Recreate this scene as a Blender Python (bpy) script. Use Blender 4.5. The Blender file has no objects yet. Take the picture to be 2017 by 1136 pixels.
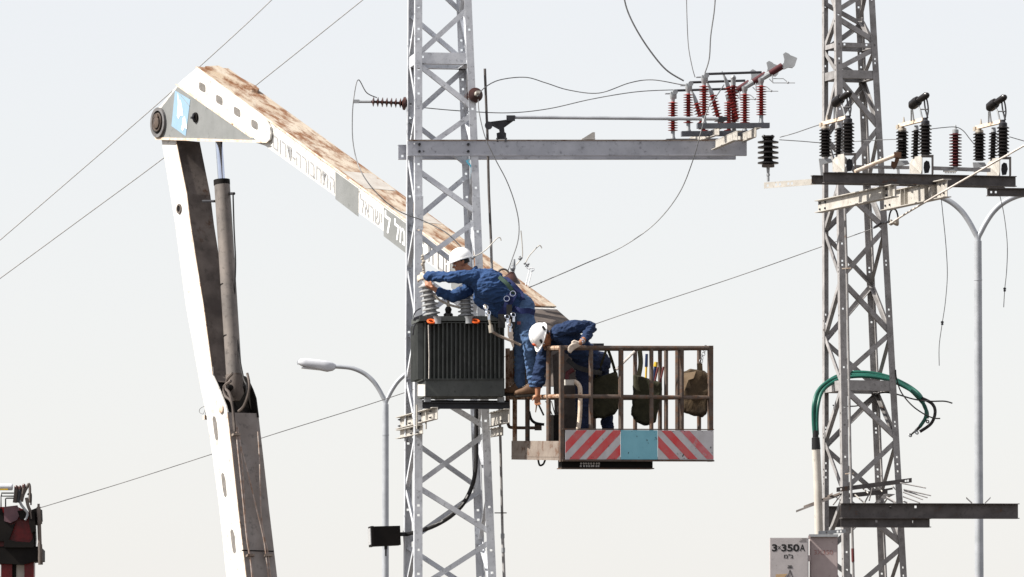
import bpy, math, random
from mathutils import Vector, Matrix, noise
R = math.radians
random.seed(7)
sc = bpy.context.scene
C = sc.collection

# ------------------------------------------------------------------ camera
F = 15500.0            # focal length in photograph pixels (photograph 2017 px wide)
PITCH = R(4.0)
CAM = Vector((0, -100, 1.7))
cd = bpy.data.cameras.new('camera'); cd.sensor_width = 36; cd.lens = 36*F/2017.0
cd.clip_start = 1; cd.clip_end = 20000
cam = bpy.data.objects.new('camera', cd); C.objects.link(cam)
cam.location = CAM; cam.rotation_euler = (R(90)+PITCH, 0, 0)
sc.camera = cam

# ------------------------------------------------------------------ light
SUN_EL, SUN_AZ = R(45), R(11.5)        # from the left, a little towards the camera
sun_dir = Vector((-math.cos(SUN_AZ)*math.cos(SUN_EL), -math.sin(SUN_AZ)*math.cos(SUN_EL), math.sin(SUN_EL)))
w = bpy.data.worlds.new('World'); sc.world = w; w.use_nodes = True
nt = w.node_tree; nt.nodes.clear()
sky = nt.nodes.new('ShaderNodeTexSky'); sky.sky_type = 'NISHITA'; sky.sun_disc = False
sky.sun_elevation = SUN_EL
sky.sun_rotation = math.atan2(sun_dir.x, sun_dir.y)
sky.air_density = 1.0; sky.dust_density = 1.0; sky.ozone_density = 1.0
mul = nt.nodes.new('ShaderNodeMix'); mul.data_type = 'RGBA'; mul.blend_type = 'MIX'
mul.inputs[0].default_value = 0.68
mul.inputs[7].default_value = (6.74, 6.50, 6.56, 1)      # white summer haze over the whole sky
bg = nt.nodes.new('ShaderNodeBackground'); bg.inputs[1].default_value = 0.08
out = nt.nodes.new('ShaderNodeOutputWorld')
nt.links.new(sky.outputs[0], mul.inputs[6]); nt.links.new(mul.outputs[2], bg.inputs[0]); nt.links.new(bg.outputs[0], out.inputs[0])
sd = bpy.data.lights.new('sun', 'SUN'); sd.energy = 5.0; sd.angle = R(0.5); sd.color = (1, 0.96, 0.89)
so = bpy.data.objects.new('sun', sd); C.objects.link(so)
so.rotation_euler = (-sun_dir).to_track_quat('-Z', 'Y').to_euler(); so.location = (-20, -10, 40)
vs = sc.view_settings; vs.view_transform = 'Standard'; vs.look = 'None'; vs.exposure = 0.90; vs.gamma = 1

# ------------------------------------------------------------------ geometry helpers
FW = Vector((0, math.cos(PITCH), math.sin(PITCH))); UPV = Vector((0, -math.sin(PITCH), math.cos(PITCH))); RT = Vector((1, 0, 0))
Z = Vector((0, 0, 1))
def ray(px, py): return RT*((px-1008.5)/F) + UPV*((568-py)/F) + FW
def P(px, py, y):
    d = ray(px, py); return CAM + d*((y-CAM.y)/d.y)
def m(px, y=0): return px*(100+y)/F                     # photograph pixels -> metres at depth y
def plane_hit(px, py, o, n):
    d = ray(px, py); return CAM + d*((o-CAM).dot(n)/d.dot(n))
def perp(a):
    a = a.normalized(); b = Vector((0, 0, 1)) if abs(a.z) < .9 else Vector((1, 0, 0))
    s = a.cross(b).normalized(); return s, s.cross(a).normalized()

class MB:
    def __init__(s): s.v = []; s.f = []; s.mi = []; s.cur = 0
    def add(s, vs, fs):
        n = len(s.v); s.v += [Vector(q) for q in vs]; s.f += [tuple(n+i for i in q) for q in fs]; s.mi += [s.cur]*len(fs)
        return s
    def hexa(s, c): return s.add(c, [(0,3,2,1),(4,5,6,7),(0,1,5,4),(1,2,6,5),(2,3,7,6),(3,0,4,7)])
    def bar(s, A, B, side, up, wd, ht, so=0, uo=0):      # box from A to B, centred, optional offsets
        A = Vector(A)+side*so+up*uo; B = Vector(B)+side*so+up*uo; a = side*(wd/2); b = up*(ht/2)
        return s.hexa([A-a-b, A+a-b, A+a+b, A-a+b, B-a-b, B+a-b, B+a+b, B-a+b])
    def rod(s, A, B, wd, ht=None):
        x, y = perp(Vector(B)-Vector(A)); return s.bar(A, B, x, y, wd, ht or wd)
    def box(s, c, ux, uy, uz, sx, sy, sz): c = Vector(c); return s.bar(c-uz*(sz/2), c+uz*(sz/2), ux, uy, sx, sy)
    def prism(s, poly, ext):
        n = len(poly); ext = Vector(ext); v = [Vector(q) for q in poly] + [Vector(q)+ext for q in poly]
        return s.add(v, [tuple(range(n))[::-1], tuple(range(n, 2*n))] + [(i, (i+1) % n, n+(i+1) % n, n+i) for i in range(n)])
    def tube(s, pts, r, n=8, cap=True):
        pts = [Vector(q) for q in pts]; k = len(pts); rs = r if isinstance(r, (list, tuple)) else [r]*k
        x = None; vs = []
        for i, p in enumerate(pts):
            t = (pts[min(i+1, k-1)]-pts[max(i-1, 0)]).normalized()
            if x is None: x = perp(t)[0]
            x = (x - t*x.dot(t)); x = x.normalized() if x.length > 1e-6 else perp(t)[0]
            y = t.cross(x)
            for j in range(n):
                a = 2*math.pi*j/n; vs.append(p + x*(math.cos(a)*rs[i]) + y*(math.sin(a)*rs[i]))
        fs = [(i*n+j, i*n+(j+1) % n, (i+1)*n+(j+1) % n, (i+1)*n+j) for i in range(k-1) for j in range(n)]
        if cap: fs += [tuple(range(n))[::-1], tuple((k-1)*n+j for j in range(n))]
        return s.add(vs, fs)
    def lathe(s, base, axis, prof, n=14, sx=1.0, x=None):   # prof = [(radius, height)]
        base = Vector(base); axis = Vector(axis).normalized()
        if x is None: x, y = perp(axis)
        else: x = (x-axis*x.dot(axis)).normalized(); y = axis.cross(x)
        vs = [base + axis*h + x*(math.cos(2*math.pi*j/n)*rr*sx) + y*(math.sin(2*math.pi*j/n)*rr) for rr, h in prof for j in range(n)]
        k = len(prof)
        fs = [(i*n+j, i*n+(j+1) % n, (i+1)*n+(j+1) % n, (i+1)*n+j) for i in range(k-1) for j in range(n)]
        fs += [tuple(range(n))[::-1], tuple((k-1)*n+j for j in range(n))]
        return s.add(vs, fs)
    def ball(s, c, r, n=12, k=7, sq=(1, 1, 1)):
        vs = []; fs = []
        for i in range(k+1):
            a = math.pi*i/k
            for j in range(n):
                b = 2*math.pi*j/n
                vs.append(Vector(c)+Vector((math.sin(a)*math.cos(b)*r*sq[0], math.sin(a)*math.sin(b)*r*sq[1], math.cos(a)*r*sq[2])))
        for i in range(k):
            for j in range(n): fs.append((i*n+j, (i+1)*n+j, (i+1)*n+(j+1) % n, i*n+(j+1) % n))
        return s.add(vs, fs)
    def torus(s, c, axis, Rr, r, n=20, k=6):
        x, y = perp(Vector(axis)); a = Vector(axis).normalized(); vs = []; fs = []
        for i in range(n):
            t = 2*math.pi*i/n; d = x*math.cos(t)+y*math.sin(t)
            for j in range(k):
                q = 2*math.pi*j/k; vs.append(Vector(c)+d*(Rr+r*math.cos(q))+a*(r*math.sin(q)))
        for i in range(n):
            for j in range(k): fs.append((i*k+j, ((i+1) % n)*k+j, ((i+1) % n)*k+(j+1) % k, i*k+(j+1) % k))
        return s.add(vs, fs)

def finish_mesh(me, smooth=None):
    import bmesh
    bm = bmesh.new(); bm.from_mesh(me); bmesh.ops.recalc_face_normals(bm, faces=bm.faces); bm.to_mesh(me); bm.free()
    if smooth:
        me.shade_smooth(); me.set_sharp_from_angle(angle=R(smooth))
def org(o):
    q = Vector((0, 0, 0))
    while o is not None: q += o.location; o = o.parent
    return q
def obj(name, mb, mat, parent=None, smooth=None, label=None):
    me = bpy.data.meshes.new(name); o = bpy.data.objects.new(name, me)
    if parent is None:                       # origin at the base of the thing
        lo = Vector((sum(q.x for q in mb.v)/len(mb.v), sum(q.y for q in mb.v)/len(mb.v), min(q.z for q in mb.v)))
        o.location = lo; base = lo
    else: base = org(parent); o.parent = parent
    me.from_pydata([q-base for q in mb.v], [], mb.f)
    mats = mat if isinstance(mat, (list, tuple)) else [mat]
    for q in mats: me.materials.append(q)
    if len(mats) > 1: me.polygons.foreach_set('material_index', mb.mi)
    finish_mesh(me, smooth); C.objects.link(o)
    if label: o['label'] = label
    return o
def tag(o, label, cat, group=None):
    o['label'] = label; o['category'] = cat
    if group: o['group'] = group
    return o
def thing(name, label, cat, loc, group=None):
    o = bpy.data.objects.new(name, None); o.empty_display_size = .2; o.location = loc; C.objects.link(o)
    return tag(o, label, cat, group)
def copy_tree(o, parent=None, off=Vector((0, 0, 0))):
    c = o.copy(); C.objects.link(c); c.parent = parent
    if parent is None: c.location = o.location + off
    for ch in list(o.children): copy_tree(ch, c)
    return c
def smooth_path(pts, n=6):
    pts = [Vector(q) for q in pts]
    if len(pts) < 3: return pts
    r = []
    for i in range(len(pts)-1):
        a = pts[max(i-1, 0)]; b = pts[i]; c = pts[i+1]; d = pts[min(i+2, len(pts)-1)]
        for k in range(n):
            t = k/n
            r.append(.5*((2*b)+(c-a)*t+(2*a-5*b+4*c-d)*t*t+(3*b-a-3*c+d)*t**3))
    r.append(pts[-1]); return r
def pxpath(pts, n=6):                       # [(px,py,depth)]
    return smooth_path([P(*q) for q in pts], n)

# ------------------------------------------------------------------ materials
def M(name, c1, c2=None, scale=6.0, rough=.55, metal=0.0, rust=None, rthr=.55, rscale=5.0, rsoft=.10, bump=0.0, bscale=40.0, spec=.22, streak=None, rot=None, dirt=0.0, vary=0.0):
    mt = bpy.data.materials.new(name); mt.use_nodes = True; n = mt.node_tree; L = n.links
    b = n.nodes['Principled BSDF']; b.inputs['Roughness'].default_value = rough; b.inputs['Metallic'].default_value = metal
    b.inputs['Specular IOR Level'].default_value = spec
    tc = n.nodes.new('ShaderNodeTexCoord'); src = tc.outputs['Object']
    mp = n.nodes.new('ShaderNodeMapping'); L.new(src, mp.inputs[0])
    if rot:
        m0 = n.nodes.new('ShaderNodeMapping'); L.new(src, m0.inputs[0]); m0.inputs['Rotation'].default_value = rot; L.new(m0.outputs[0], mp.inputs[0])
    if streak: mp.inputs['Scale'].default_value = streak
    def nz(s, det=4, ro=.6):
        t = n.nodes.new('ShaderNodeTexNoise'); t.inputs['Scale'].default_value = s; t.inputs['Detail'].default_value = det; t.inputs['Roughness'].default_value = ro
        L.new(mp.outputs[0], t.inputs['Vector']); return t.outputs['Fac']
    def ramp(f, a, c):
        r = n.nodes.new('ShaderNodeMapRange'); r.inputs[1].default_value = a; r.inputs[2].default_value = c; L.new(f, r.inputs[0]); return r.outputs[0]
    def mix(f, A, B):
        x = n.nodes.new('ShaderNodeMix'); x.data_type = 'RGBA'
        L.new(f, x.inputs[0])
        for sk, q in ((x.inputs[6], A), (x.inputs[7], B)):
            if isinstance(q, tuple): sk.default_value = (*q, 1)
            else: L.new(q, sk)
        return x.outputs[2]
    c2 = c2 or tuple(q*.8 for q in c1)
    col = mix(ramp(nz(scale), .35, .65), c1, c2)
    if dirt: col = mix(ramp(nz(scale*3.7, 6, .7), .62-dirt*.2, .8-dirt*.2), col, tuple(q*.35 for q in c1))
    if rust:
        f = ramp(nz(rscale, 8, .68), rthr, rthr+rsoft)
        rc = mix(nz(rscale*4, 5, .7), rust, tuple(q*.45 for q in rust))
        col = mix(f, col, rc)
        rr = n.nodes.new('ShaderNodeMapRange'); L.new(f, rr.inputs[0]); rr.inputs[3].default_value = rough; rr.inputs[4].default_value = .85
        L.new(rr.outputs[0], b.inputs['Roughness'])
        if metal:
            mm = n.nodes.new('ShaderNodeMapRange'); L.new(f, mm.inputs[0]); mm.inputs[3].default_value = metal; mm.inputs[4].default_value = 0; L.new(mm.outputs[0], b.inputs['Metallic'])
    if vary:                                   # each piece of steel a little lighter or darker than its neighbour
        oi = n.nodes.new('ShaderNodeObjectInfo'); vr = n.nodes.new('ShaderNodeMapRange'); L.new(oi.outputs['Random'], vr.inputs[0]); vr.inputs[3].default_value = 1-vary; vr.inputs[4].default_value = 1+vary
        hv = n.nodes.new('ShaderNodeHueSaturation'); L.new(col, hv.inputs['Color']); L.new(vr.outputs[0], hv.inputs['Value']); col = hv.outputs[0]
    L.new(col, b.inputs['Base Color'])
    if bump:
        bp = n.nodes.new('ShaderNodeBump'); bp.inputs['Strength'].default_value = bump; bp.inputs['Distance'].default_value = .01
        L.new(nz(bscale, 6, .65), bp.inputs['Height']); L.new(bp.outputs[0], b.inputs['Normal'])
    return mt
steel = M('galvanised_steel', (.60,.615,.645), (.47,.485,.515), 5, .5, .15, bump=.15, bscale=25, dirt=.35, vary=.13)
steel_beam = M('galvanised_channel', (.44,.45,.49), (.35,.36,.395), 4, .5, .15, rust=(.28,.15,.09), rthr=.68, rscale=3, dirt=.3)
steel_dk = M('weathered_galvanised', (.33,.318,.315), (.22,.21,.205), 6, .5, .1, rust=(.20,.12,.085), rthr=.64, rscale=6, dirt=.35, vary=.15)
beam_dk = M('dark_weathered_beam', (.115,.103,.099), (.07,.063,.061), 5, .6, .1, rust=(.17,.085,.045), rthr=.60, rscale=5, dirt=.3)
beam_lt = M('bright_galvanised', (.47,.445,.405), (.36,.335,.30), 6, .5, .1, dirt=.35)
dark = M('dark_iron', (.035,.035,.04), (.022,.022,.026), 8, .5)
black = M('black_rubber', (.015,.015,.016), (.022,.02,.02), 8, .45)
porc_black = M('dark_glazed_porcelain', (.009,.008,.008), (.014,.011,.010), 5, .25, spec=.3)
porc_brown = M('brown_glazed_porcelain', (.07,.03,.024), (.04,.02,.018), 5, .25, spec=.35)
porc_grey = M('grey_glazed_porcelain', (.42,.42,.42), (.30,.30,.30), 9, .3, dirt=.5)
red_poly = M('red_polymer', (.25,.03,.025), (.15,.02,.02), 9, .5)
red_dk = M('dark_red_polymer', (.085,.016,.018), (.055,.011,.014), 7, .5)
fit = M('fitting_grey', (.33,.34,.35), (.25,.26,.27), 9, .5, .2)
shield = M('shield_grey', (.36,.37,.38), (.29,.30,.31), 6, .55)
wire_m = M('wire_aluminium', (.17,.17,.175), (.12,.12,.12), 30, .5, .3)
wire_t = M('wire_thin', (.20,.19,.19), (.15,.15,.15), 30, .5, .2)
wire_w = M('rope_pale', (.62,.57,.52), (.4,.36,.33), 40, .8)
white_p = M('boom_white_paint', (.66,.645,.615), (.55,.53,.50), 3, .5, rust=(.30,.18,.12), rthr=.655, rscale=3.0, dirt=.42)
rust_top = M('rusted_deck_paint', (.44,.385,.315), (.35,.28,.21), 3, .75, rust=(.24,.115,.058), rthr=.445, rsoft=.15, rscale=4.6, bump=.3, dirt=.25, rot=tuple(Vector((.47, -.814, -.341)).to_track_quat('X', 'Z').inverted().to_euler()), streak=(.5, 1.5, 1.5))
cream = M('cream_edge', (.70,.60,.50), (.5,.38,.28), 8, .7, rust=(.33,.16,.08), rthr=.58, rscale=9)
grey_p = M('grey_panel_paint', (.205,.21,.208), (.17,.175,.172), 3, .6, dirt=.12)
grey_slot = M('slot_grey', (.19,.175,.165), (.13,.12,.11), 20, .7)
boom_in = M('dark_brown_steel', (.15,.125,.11), (.065,.052,.046), 2.2, .7, rust=(.10,.05,.03), rthr=.62, rscale=3, dirt=.4)  # dark brown steel; also paints shade onto the lower boom and boom end
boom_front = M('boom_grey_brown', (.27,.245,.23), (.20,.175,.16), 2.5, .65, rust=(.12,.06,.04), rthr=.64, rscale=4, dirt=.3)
jet_black = M('plain_black', (.007,.006,.0055), (.011,.009,.008), 5, .6, spec=.1)  # flat near-black for recesses, holes and black parts
barrel = M('cylinder_grey', (.23,.20,.18), (.15,.135,.125), 3, .5, .2, dirt=.4)
chrome = M('chrome_rod', (.62,.66,.75), (.55,.58,.66), 6, .12, 1.0)
txt_grey = M('text_faded_grey', (.24,.24,.25), (.31,.31,.31), 14, .6)
txt_white = M('text_white', (.86,.87,.88), (.8,.8,.8), 9, .6)
blue_l = M('emblem_light_blue', (.24,.36,.46), (.22,.33,.43), 5, .5)
tr_green = M('transformer_dark_green', (.066,.071,.068), (.048,.052,.050), 4, .8, dirt=.15)
tr_side = M('transformer_tank', (.085,.09,.086), (.062,.067,.064), 4, .75, dirt=.3)
orange = M('orange_ring', (.75,.12,.02), (.65,.1,.02), 6, .5)
plate_m = M('name_plate', (.62,.60,.56), (.52,.5,.47), 30, .4)
bask = M('basket_worn_paint', (.115,.088,.072), (.07,.05,.04), 9, .6, rust=(.17,.095,.06), rthr=.50, rscale=14, bump=.4, vary=.2)
bask_lt = M('basket_rusty_cream', (.45,.34,.25), (.30,.2,.14), 9, .65, rust=(.22,.10,.05), rthr=.47, rscale=14)
kick = M('kick_plate', (.27,.225,.19), (.19,.15,.125), 7, .5, .2, rust=(.17,.095,.06), rthr=.54, rscale=7)
panel_w = M('panel_white_worn', (.50,.49,.50), (.42,.405,.41), 6, .55, rust=(.07,.045,.04), rthr=.635, rscale=11)
panel_r = M('panel_red_worn', (.55,.06,.065), (.50,.12,.12), 7, .55, rust=(.44,.36,.37), rthr=.60, rscale=10)
panel_r2 = M('panel_red_faded', (.52,.09,.10), (.50,.24,.26), 5, .55, rust=(.53,.50,.51), rthr=.53, rscale=6)
panel_t = M('panel_teal', (.19,.43,.51), (.16,.38,.46), 5, .55, rust=(.05,.07,.08), rthr=.64, rscale=13)
canvas = M('olive_canvas', (.036,.033,.018), (.022,.021,.012), 9, .95, bump=.5, bscale=60)
canvas_b = M('brown_canvas', (.085,.058,.033), (.038,.028,.018), 6, .95, bump=.5, bscale=60)
lamp_m = M('lamp_galvanised', (.40,.415,.44), (.32,.335,.355), 5, .5, .25)
lamp_w = M('lamp_head_white', (.52,.53,.56), (.45,.46,.49), 5, .4)
glass = M('lens_grey', (.45,.46,.47), (.4,.4,.41), 5, .15)
shirt = M('blue_work_shirt', (.026,.062,.155), (.017,.040,.105), 14, .9, bump=.35, bscale=70)
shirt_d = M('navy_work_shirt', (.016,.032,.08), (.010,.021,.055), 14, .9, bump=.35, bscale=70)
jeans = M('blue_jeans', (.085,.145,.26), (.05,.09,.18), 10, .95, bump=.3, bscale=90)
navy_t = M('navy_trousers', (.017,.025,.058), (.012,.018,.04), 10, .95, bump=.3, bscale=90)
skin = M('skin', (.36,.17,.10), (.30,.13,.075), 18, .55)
skin_d = M('skin_darker', (.34,.155,.085), (.27,.115,.06), 18, .55)  # second lineman's skin, slightly darker
glove_m = M('work_glove', (.55,.48,.41), (.42,.35,.29), 18, .9, dirt=.3)
hair_m = M('dark_hair', (.012,.010,.009), (.02,.016,.014), 40, .6)
helm = M('helmet_white', (.84,.84,.83), (.80,.80,.79), 7, .3)
boot_m = M('brown_boot', (.16,.095,.055), (.11,.06,.035), 12, .7)
sole_m = M('boot_sole', (.03,.025,.02), (.02,.018,.016), 12, .8)
strap_b = M('harness_blue', (.010,.017,.075), (.008,.012,.05), 20, .8)
strap_g = M('harness_green', (.03,.055,.04), (.02,.04,.03), 20, .8)
cable_g = M('green_cable', (.010,.105,.075), (.008,.075,.055), 5, .42, spec=.4, dirt=.2)
pipe_b = M('beige_pipe', (.50,.47,.42), (.42,.39,.35), 4, .6, dirt=.15)
cab_a = M('cabinet_grey', (.40,.37,.37), (.35,.325,.325), 5, .6, dirt=.1)
cab_b = M('cabinet_pinkish', (.385,.32,.31), (.34,.275,.268), 5, .6, dirt=.1)
ink = M('black_print', (.012,.012,.012), (.02,.02,.02), 9, .6)
ink_r = M('red_print', (.25,.10,.09), (.33,.2,.19), 30, .6)
tan_m = M('tan_sticker', (.46,.32,.18), (.38,.26,.15), 9, .7)
red_c = M('crane_red', (.20,.007,.009), (.07,.003,.005), 3, .35, spec=.3)
yellow = M('tool_yellow', (.62,.40,.03), (.5,.32,.03), 9, .5)
tool_blue = M('tool_blue', (.012,.026,.08), (.01,.02,.06), 9, .5)
tool_red = M('tool_maroon', (.12,.03,.03), (.1,.03,.03), 9, .5)
cyan_s = M('cyan_tape', (.12,.45,.60), (.1,.38,.52), 9, .6)
brass = M('clamp_pale', (.50,.45,.38), (.34,.30,.25), 22, .5, .3)
ground_m = M('dark_dry_soil', (.115,.10,.085), (.085,.075,.065), .15, .95)  # ground out of view, darkened to weaken light bounced from below

# ------------------------------------------------------------------ ground
gb = MB(); gb.add([(-9000,-9000,0),(9000,-9000,0),(9000,9000,0),(-9000,9000,0)], [(0,1,2,3)])
g = obj('ground', gb, ground_m); g['kind'] = 'structure'
GROUND = lambda y: 568 + F*(math.tan(PITCH)) + 1.7*F/(100+y)   # rough photograph row of the ground at depth y

# ------------------------------------------------------------------ lattice towers
def strip(mb, A, B, along, width, nrm, th, holes=(), hs=.028, wB=None):
    """flat steel strip: its edge runs A-B, it spreads `width` along `along`, thickness `th` along `nrm`; holes = [(t, offset)]"""
    wB = wB or width
    def seg(t0, t1, a0, a1):                       # a0,a1 as fractions of width
        p = A.lerp(B, t0); q = A.lerp(B, t1); w0 = width+(wB-width)*t0; w1 = width+(wB-width)*t1
        c = [p+along*(w0*a0), p+along*(w0*a1), p+along*(w0*a1)+nrm*th, p+along*(w0*a0)+nrm*th,
             q+along*(w1*a0), q+along*(w1*a1), q+along*(w1*a1)+nrm*th, q+along*(w1*a0)+nrm*th]
        mb.hexa(c)
    L = (B-A).length; t = 0
    for h, o in sorted(holes):
        d = hs/2/L
        if h-d <= t or h+d >= 1: continue
        seg(t, h-d, 0, 1); f = hs/2/width
        seg(h-d, h+d, 0, o-f); seg(h-d, h+d, o+f, 1); t = h+d
    seg(t, 1, 0, 1)

class Tower:
    """square lattice tower given by the photograph columns of its four legs at rows 0 and 1136"""
    def __init__(s, FL, FR, BL, th, y, top, bottom):
        s.FL, s.FR, s.BL, s.th, s.y, s.top, s.bot = FL, FR, BL, th, y, top, bottom
        s.u = Vector((math.cos(th), math.sin(th), 0)); s.w = Vector((-math.sin(th), math.cos(th), 0))
    def col(s, leg, py):
        f = lambda q: q[0]+(q[1]-q[0])*py/1136
        a, b, c = f(s.FL), f(s.FR), f(s.BL)
        return {'FL': a, 'FR': b, 'BL': c, 'BR': c+b-a}[leg]
    def pt(s, leg, py):
        side = m(s.col('FR', py)-s.col('FL', py), s.y)/math.cos(s.th)
        ctr = P((s.col('FL', py)+s.col('BR', py))/2, py, s.y)
        su = -.5 if leg[1] == 'L' else .5; sw = -.5 if leg[0] == 'F' else .5
        return ctr + s.u*(side*su) + s.w*(side*sw)
    def leg(s, name, parent, mat, width, holes=(), th=.011, w2=None):
        A, B = s.pt(name, s.top), s.pt(name, s.bot); B = B + (A-B)*((0-B.z)/(A.z-B.z))
        su = s.u if name[1] == 'L' else -s.u; sw = s.w if name[0] == 'F' else -s.w
        zz = lambda py: (A.z-s.pt(name, py).z)/(A.z-B.z)
        hl = [(zz(q), .5) for q in holes]
        mb = MB(); strip(mb, A, B, su, width, sw, th, hl, wB=w2)
        strip(mb, A+sw*th, B+sw*th, sw, width-th, su, th, [(t+.006, .5) for t, _ in hl], wB=(w2 or width)-th)
        return obj('leg', mb, mat, parent)
    def brace(s, l1, py1, l2, py2, parent, mat, wd=.065, ins=.05, depth=0.0, lip=True):
        """angle-iron brace bolted inside the leg flanges of one face"""
        a, b = s.pt(l1, py1), s.pt(l2, py2)
        if l1[0] == l2[0]: hor = s.u*(1 if l1[1] == 'L' else -1); inw = s.w*(1 if l1[0] == 'F' else -1)
        else: hor = s.w*(1 if l1[0] == 'F' else -1); inw = s.u*(1 if l1[1] == 'L' else -1)
        a = a+hor*ins+inw*(.013+depth); b = b-hor*ins+inw*(.013+depth)
        d = (b-a).normalized(); n = inw; sd = d.cross(n).normalized()
        if sd.z < 0: sd = -sd
        mb = MB(); mb.bar(a, b, sd, n, wd, .007, 0, .0035)
        if lip: mb.bar(a, b, sd, n, .007, wd*.75, -wd/2+.0035, .007+wd*.375)
        return obj('brace', mb, mat, parent)
    def strut(s, l1, l2, py0, py1, parent, mat, holes=()):
        a0, b0 = s.pt(l1, py0), s.pt(l2, py0); a1, b1 = s.pt(l1, py1), s.pt(l2, py1)
        if l1[0] == l2[0]: inw = s.w*(1 if l1[0] == 'F' else -1); hor = s.u
        else: inw = s.u*(1 if l1[1] == 'L' else -1); hor = s.w
        h = a0.z-a1.z; mb = MB(); off = inw*.013; hr = hor*.012
        A = a1+off+hr; B = b1+off-hr
        strip(mb, A, B, Z, h, inw, .008, holes, hs=.03); mb.bar(A, B, inw, Z, h*.7, .008, .008+h*.35, .004)
        return obj('strut', mb, mat, parent)

# ---- near tower
TL = Tower((818, 818), (929, 978), (802, 793), R(8.5), 0.0, -330, 1720)
tl = thing('lattice_tower', 'pale galvanised lattice tower carrying the dark transformer and the lineman', 'tower', TL.pt('FL', 1136).lerp(TL.pt('BR', 1136), .5)*1)
tl.location.z = 0
TL.leg('FL', tl, steel, .088, [-40, 20, 63, 83, 142, 160, 190, 219, 329, 374, 457, 880, 999, 1018, 1086, 1133, 1300], w2=.112)
TL.leg('FR', tl, steel, .088, [-40, 63, 219, 374, 460, 832, 1001, 1086, 1130, 1300], w2=.112)
TL.leg('BR', tl, steel, .088, [-40, 73, 92, 150, 169, 207, 227, 336, 382, 786, 833, 1001, 1020, 1134], w2=.112)
TL.leg('BL', tl, steel, .088, [-40, 73, 200, 227, 382, 650, 870, 1001, 1134], w2=.112)
front = [('R', -190, -275), ('F', -172, -82), ('R', 112, 22), ('F', 133, 214), ('R', 306, 230), ('F', 342, 422), ('R', 522, 438), ('F', 545, 632), ('R', 735, 650), ('F', 765, 844), ('R', 955, 857), ('F', 963, 1050), ('R', 1161, 1069), ('F', 1175, 1270), ('R', 1385, 1290), ('F', 1400, 1500), ('R', 1620, 1520)]
for _, a, b in front: TL.brace('FL', a, 'FR', b, tl, steel)
TL.brace('FL', -62, 'FR', 5, tl, steel)
back = [('F', -280, -190), ('R', -90, -170), ('F', 27, 110), ('R', 226, 134), ('F', 233, 316), ('R', 437, 342), ('F', 445, 535), ('R', 640, 548), ('F', 655, 742), ('R', 838, 750), ('F', 860, 955), ('R', 1064, 966), ('F', 1075, 1170), ('R', 1290, 1180), ('F', 1300, 1400), ('R', 1520, 1410)]
for _, a, b in back: TL.brace('BL', a, 'BR', b, tl, steel)
TL.brace('BL', -75, 'BR', 15, tl, steel)
nodes = [-270, -170, -80, 20, 112, 214, 306, 425, 525, 640, 745, 850, 958, 1060, 1165, 1275, 1390, 1510]
for i in range(len(nodes)-1):
    a, b = nodes[i]+5, nodes[i+1]-5
    if i % 2: a, b = b, a
    TL.brace('FL', b, 'BL', a, tl, steel, .06); TL.brace('FR', a, 'BR', b, tl, steel, .06)
for l1, l2 in (('FL', 'FR'), ('BL', 'BR'), ('FL', 'BL'), ('FR', 'BR')):
    TL.strut(l1, l2, 109, 131, tl, steel, [(.02, .6), (.12, .6), (.8, .25), (.9, .25)] if l1+l2 == 'FLFR' else [])
# splice plates on the front legs
for lg, px0 in (('FL', 0), ('FR', 0)):
    a = TL.pt(lg, 392); b = TL.pt(lg, 458); s_ = 1 if lg == 'FL' else -1
    mb = MB(); strip(mb, a-TL.w*.012, b-TL.w*.012, TL.u*s_, .105, TL.w, .010); obj('splice_plate', mb, steel, tl)
# blue and white tags on the far right leg
for py in (1092, 1112, 1126):
    a = TL.pt('BR', py)+TL.w*-.45+TL.u*.02
    mb = MB(); mb.box(a, TL.u, TL.w, Z, .004, .09, .06); obj('blue_tag', mb, M('tag_blue', (.10,.16,.36), rough=.6) if py == 1092 else bpy.data.materials['tag_blue'], tl)

# ---- far tower
TR = Tower((1643, 1661), (1722, 1786), (1620, 1620), R(16.5), 15.0, -300, 1720)
tr = thing('lattice_tower', 'dark weathered lattice tower with black switches and looped green cables', 'tower', TR.pt('FL', 1136).lerp(TR.pt('BR', 1136), .5))
tr.location.z = 0
TR.leg('FL', tr, steel_dk, .092, [-60, 33, 92, 120, 129, 219, 300, 484, 518, 526, 612, 727, 804, 840, 903, 1090, 1125], w2=.10)
TR.leg('FR', tr, steel_dk, .092, [2, 92, 119, 127, 219, 299, 313, 516, 524, 612, 625, 833, 841, 902, 916, 930, 1119, 1135], w2=.10)
TR.leg('BR', tr, steel_dk, .092, [9, 40, 100, 127, 135, 198, 226, 305, 320, 523, 531, 630, 810, 840, 848, 921, 935, 1127], w2=.10)
TR.leg('BL', tr, steel_dk, .092, [10, 127, 617, 635, 840, 847, 910, 925, 938], w2=.10)
fr = [(-160, -250), (-140, -60), (24, -18), (41, 82), (138, 100), (160, 250), (352, 255), (373, 449), (548, 455), (557, 654), (742, 660), (768, 861), (966, 871), (985, 1071), (1172, 1080), (1190, 1290), (1400, 1300), (1410, 1520)]
for a, b in fr: TR.brace('FL', a, 'FR', b, tr, steel_dk, .072)
bk = [(-240, -160), (-45, -130), (5, 40), (95, 45), (108, 148), (265, 165), (270, 355), (450, 370), (462, 552), (665, 560), (672, 755), (875, 775), (882, 972), (1085, 985), (1095, 1185), (1300, 1195)]
for a, b in bk: TR.brace('BL', a, 'BR', b, tr, steel_dk, .072)
nodes = [-250, -150, -55, 30, 95, 150, 252, 362, 452, 552, 657, 762, 866, 975, 1075, 1180, 1295, 1410]
for i in range(len(nodes)-1):
    a, b = nodes[i]+4, nodes[i+1]-4
    if i % 2: a, b = b, a
    TR.brace('FL', b, 'BL', a, tr, steel_dk, .068); TR.brace('FR', a, 'BR', b, tr, steel_dk, .068)
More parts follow.
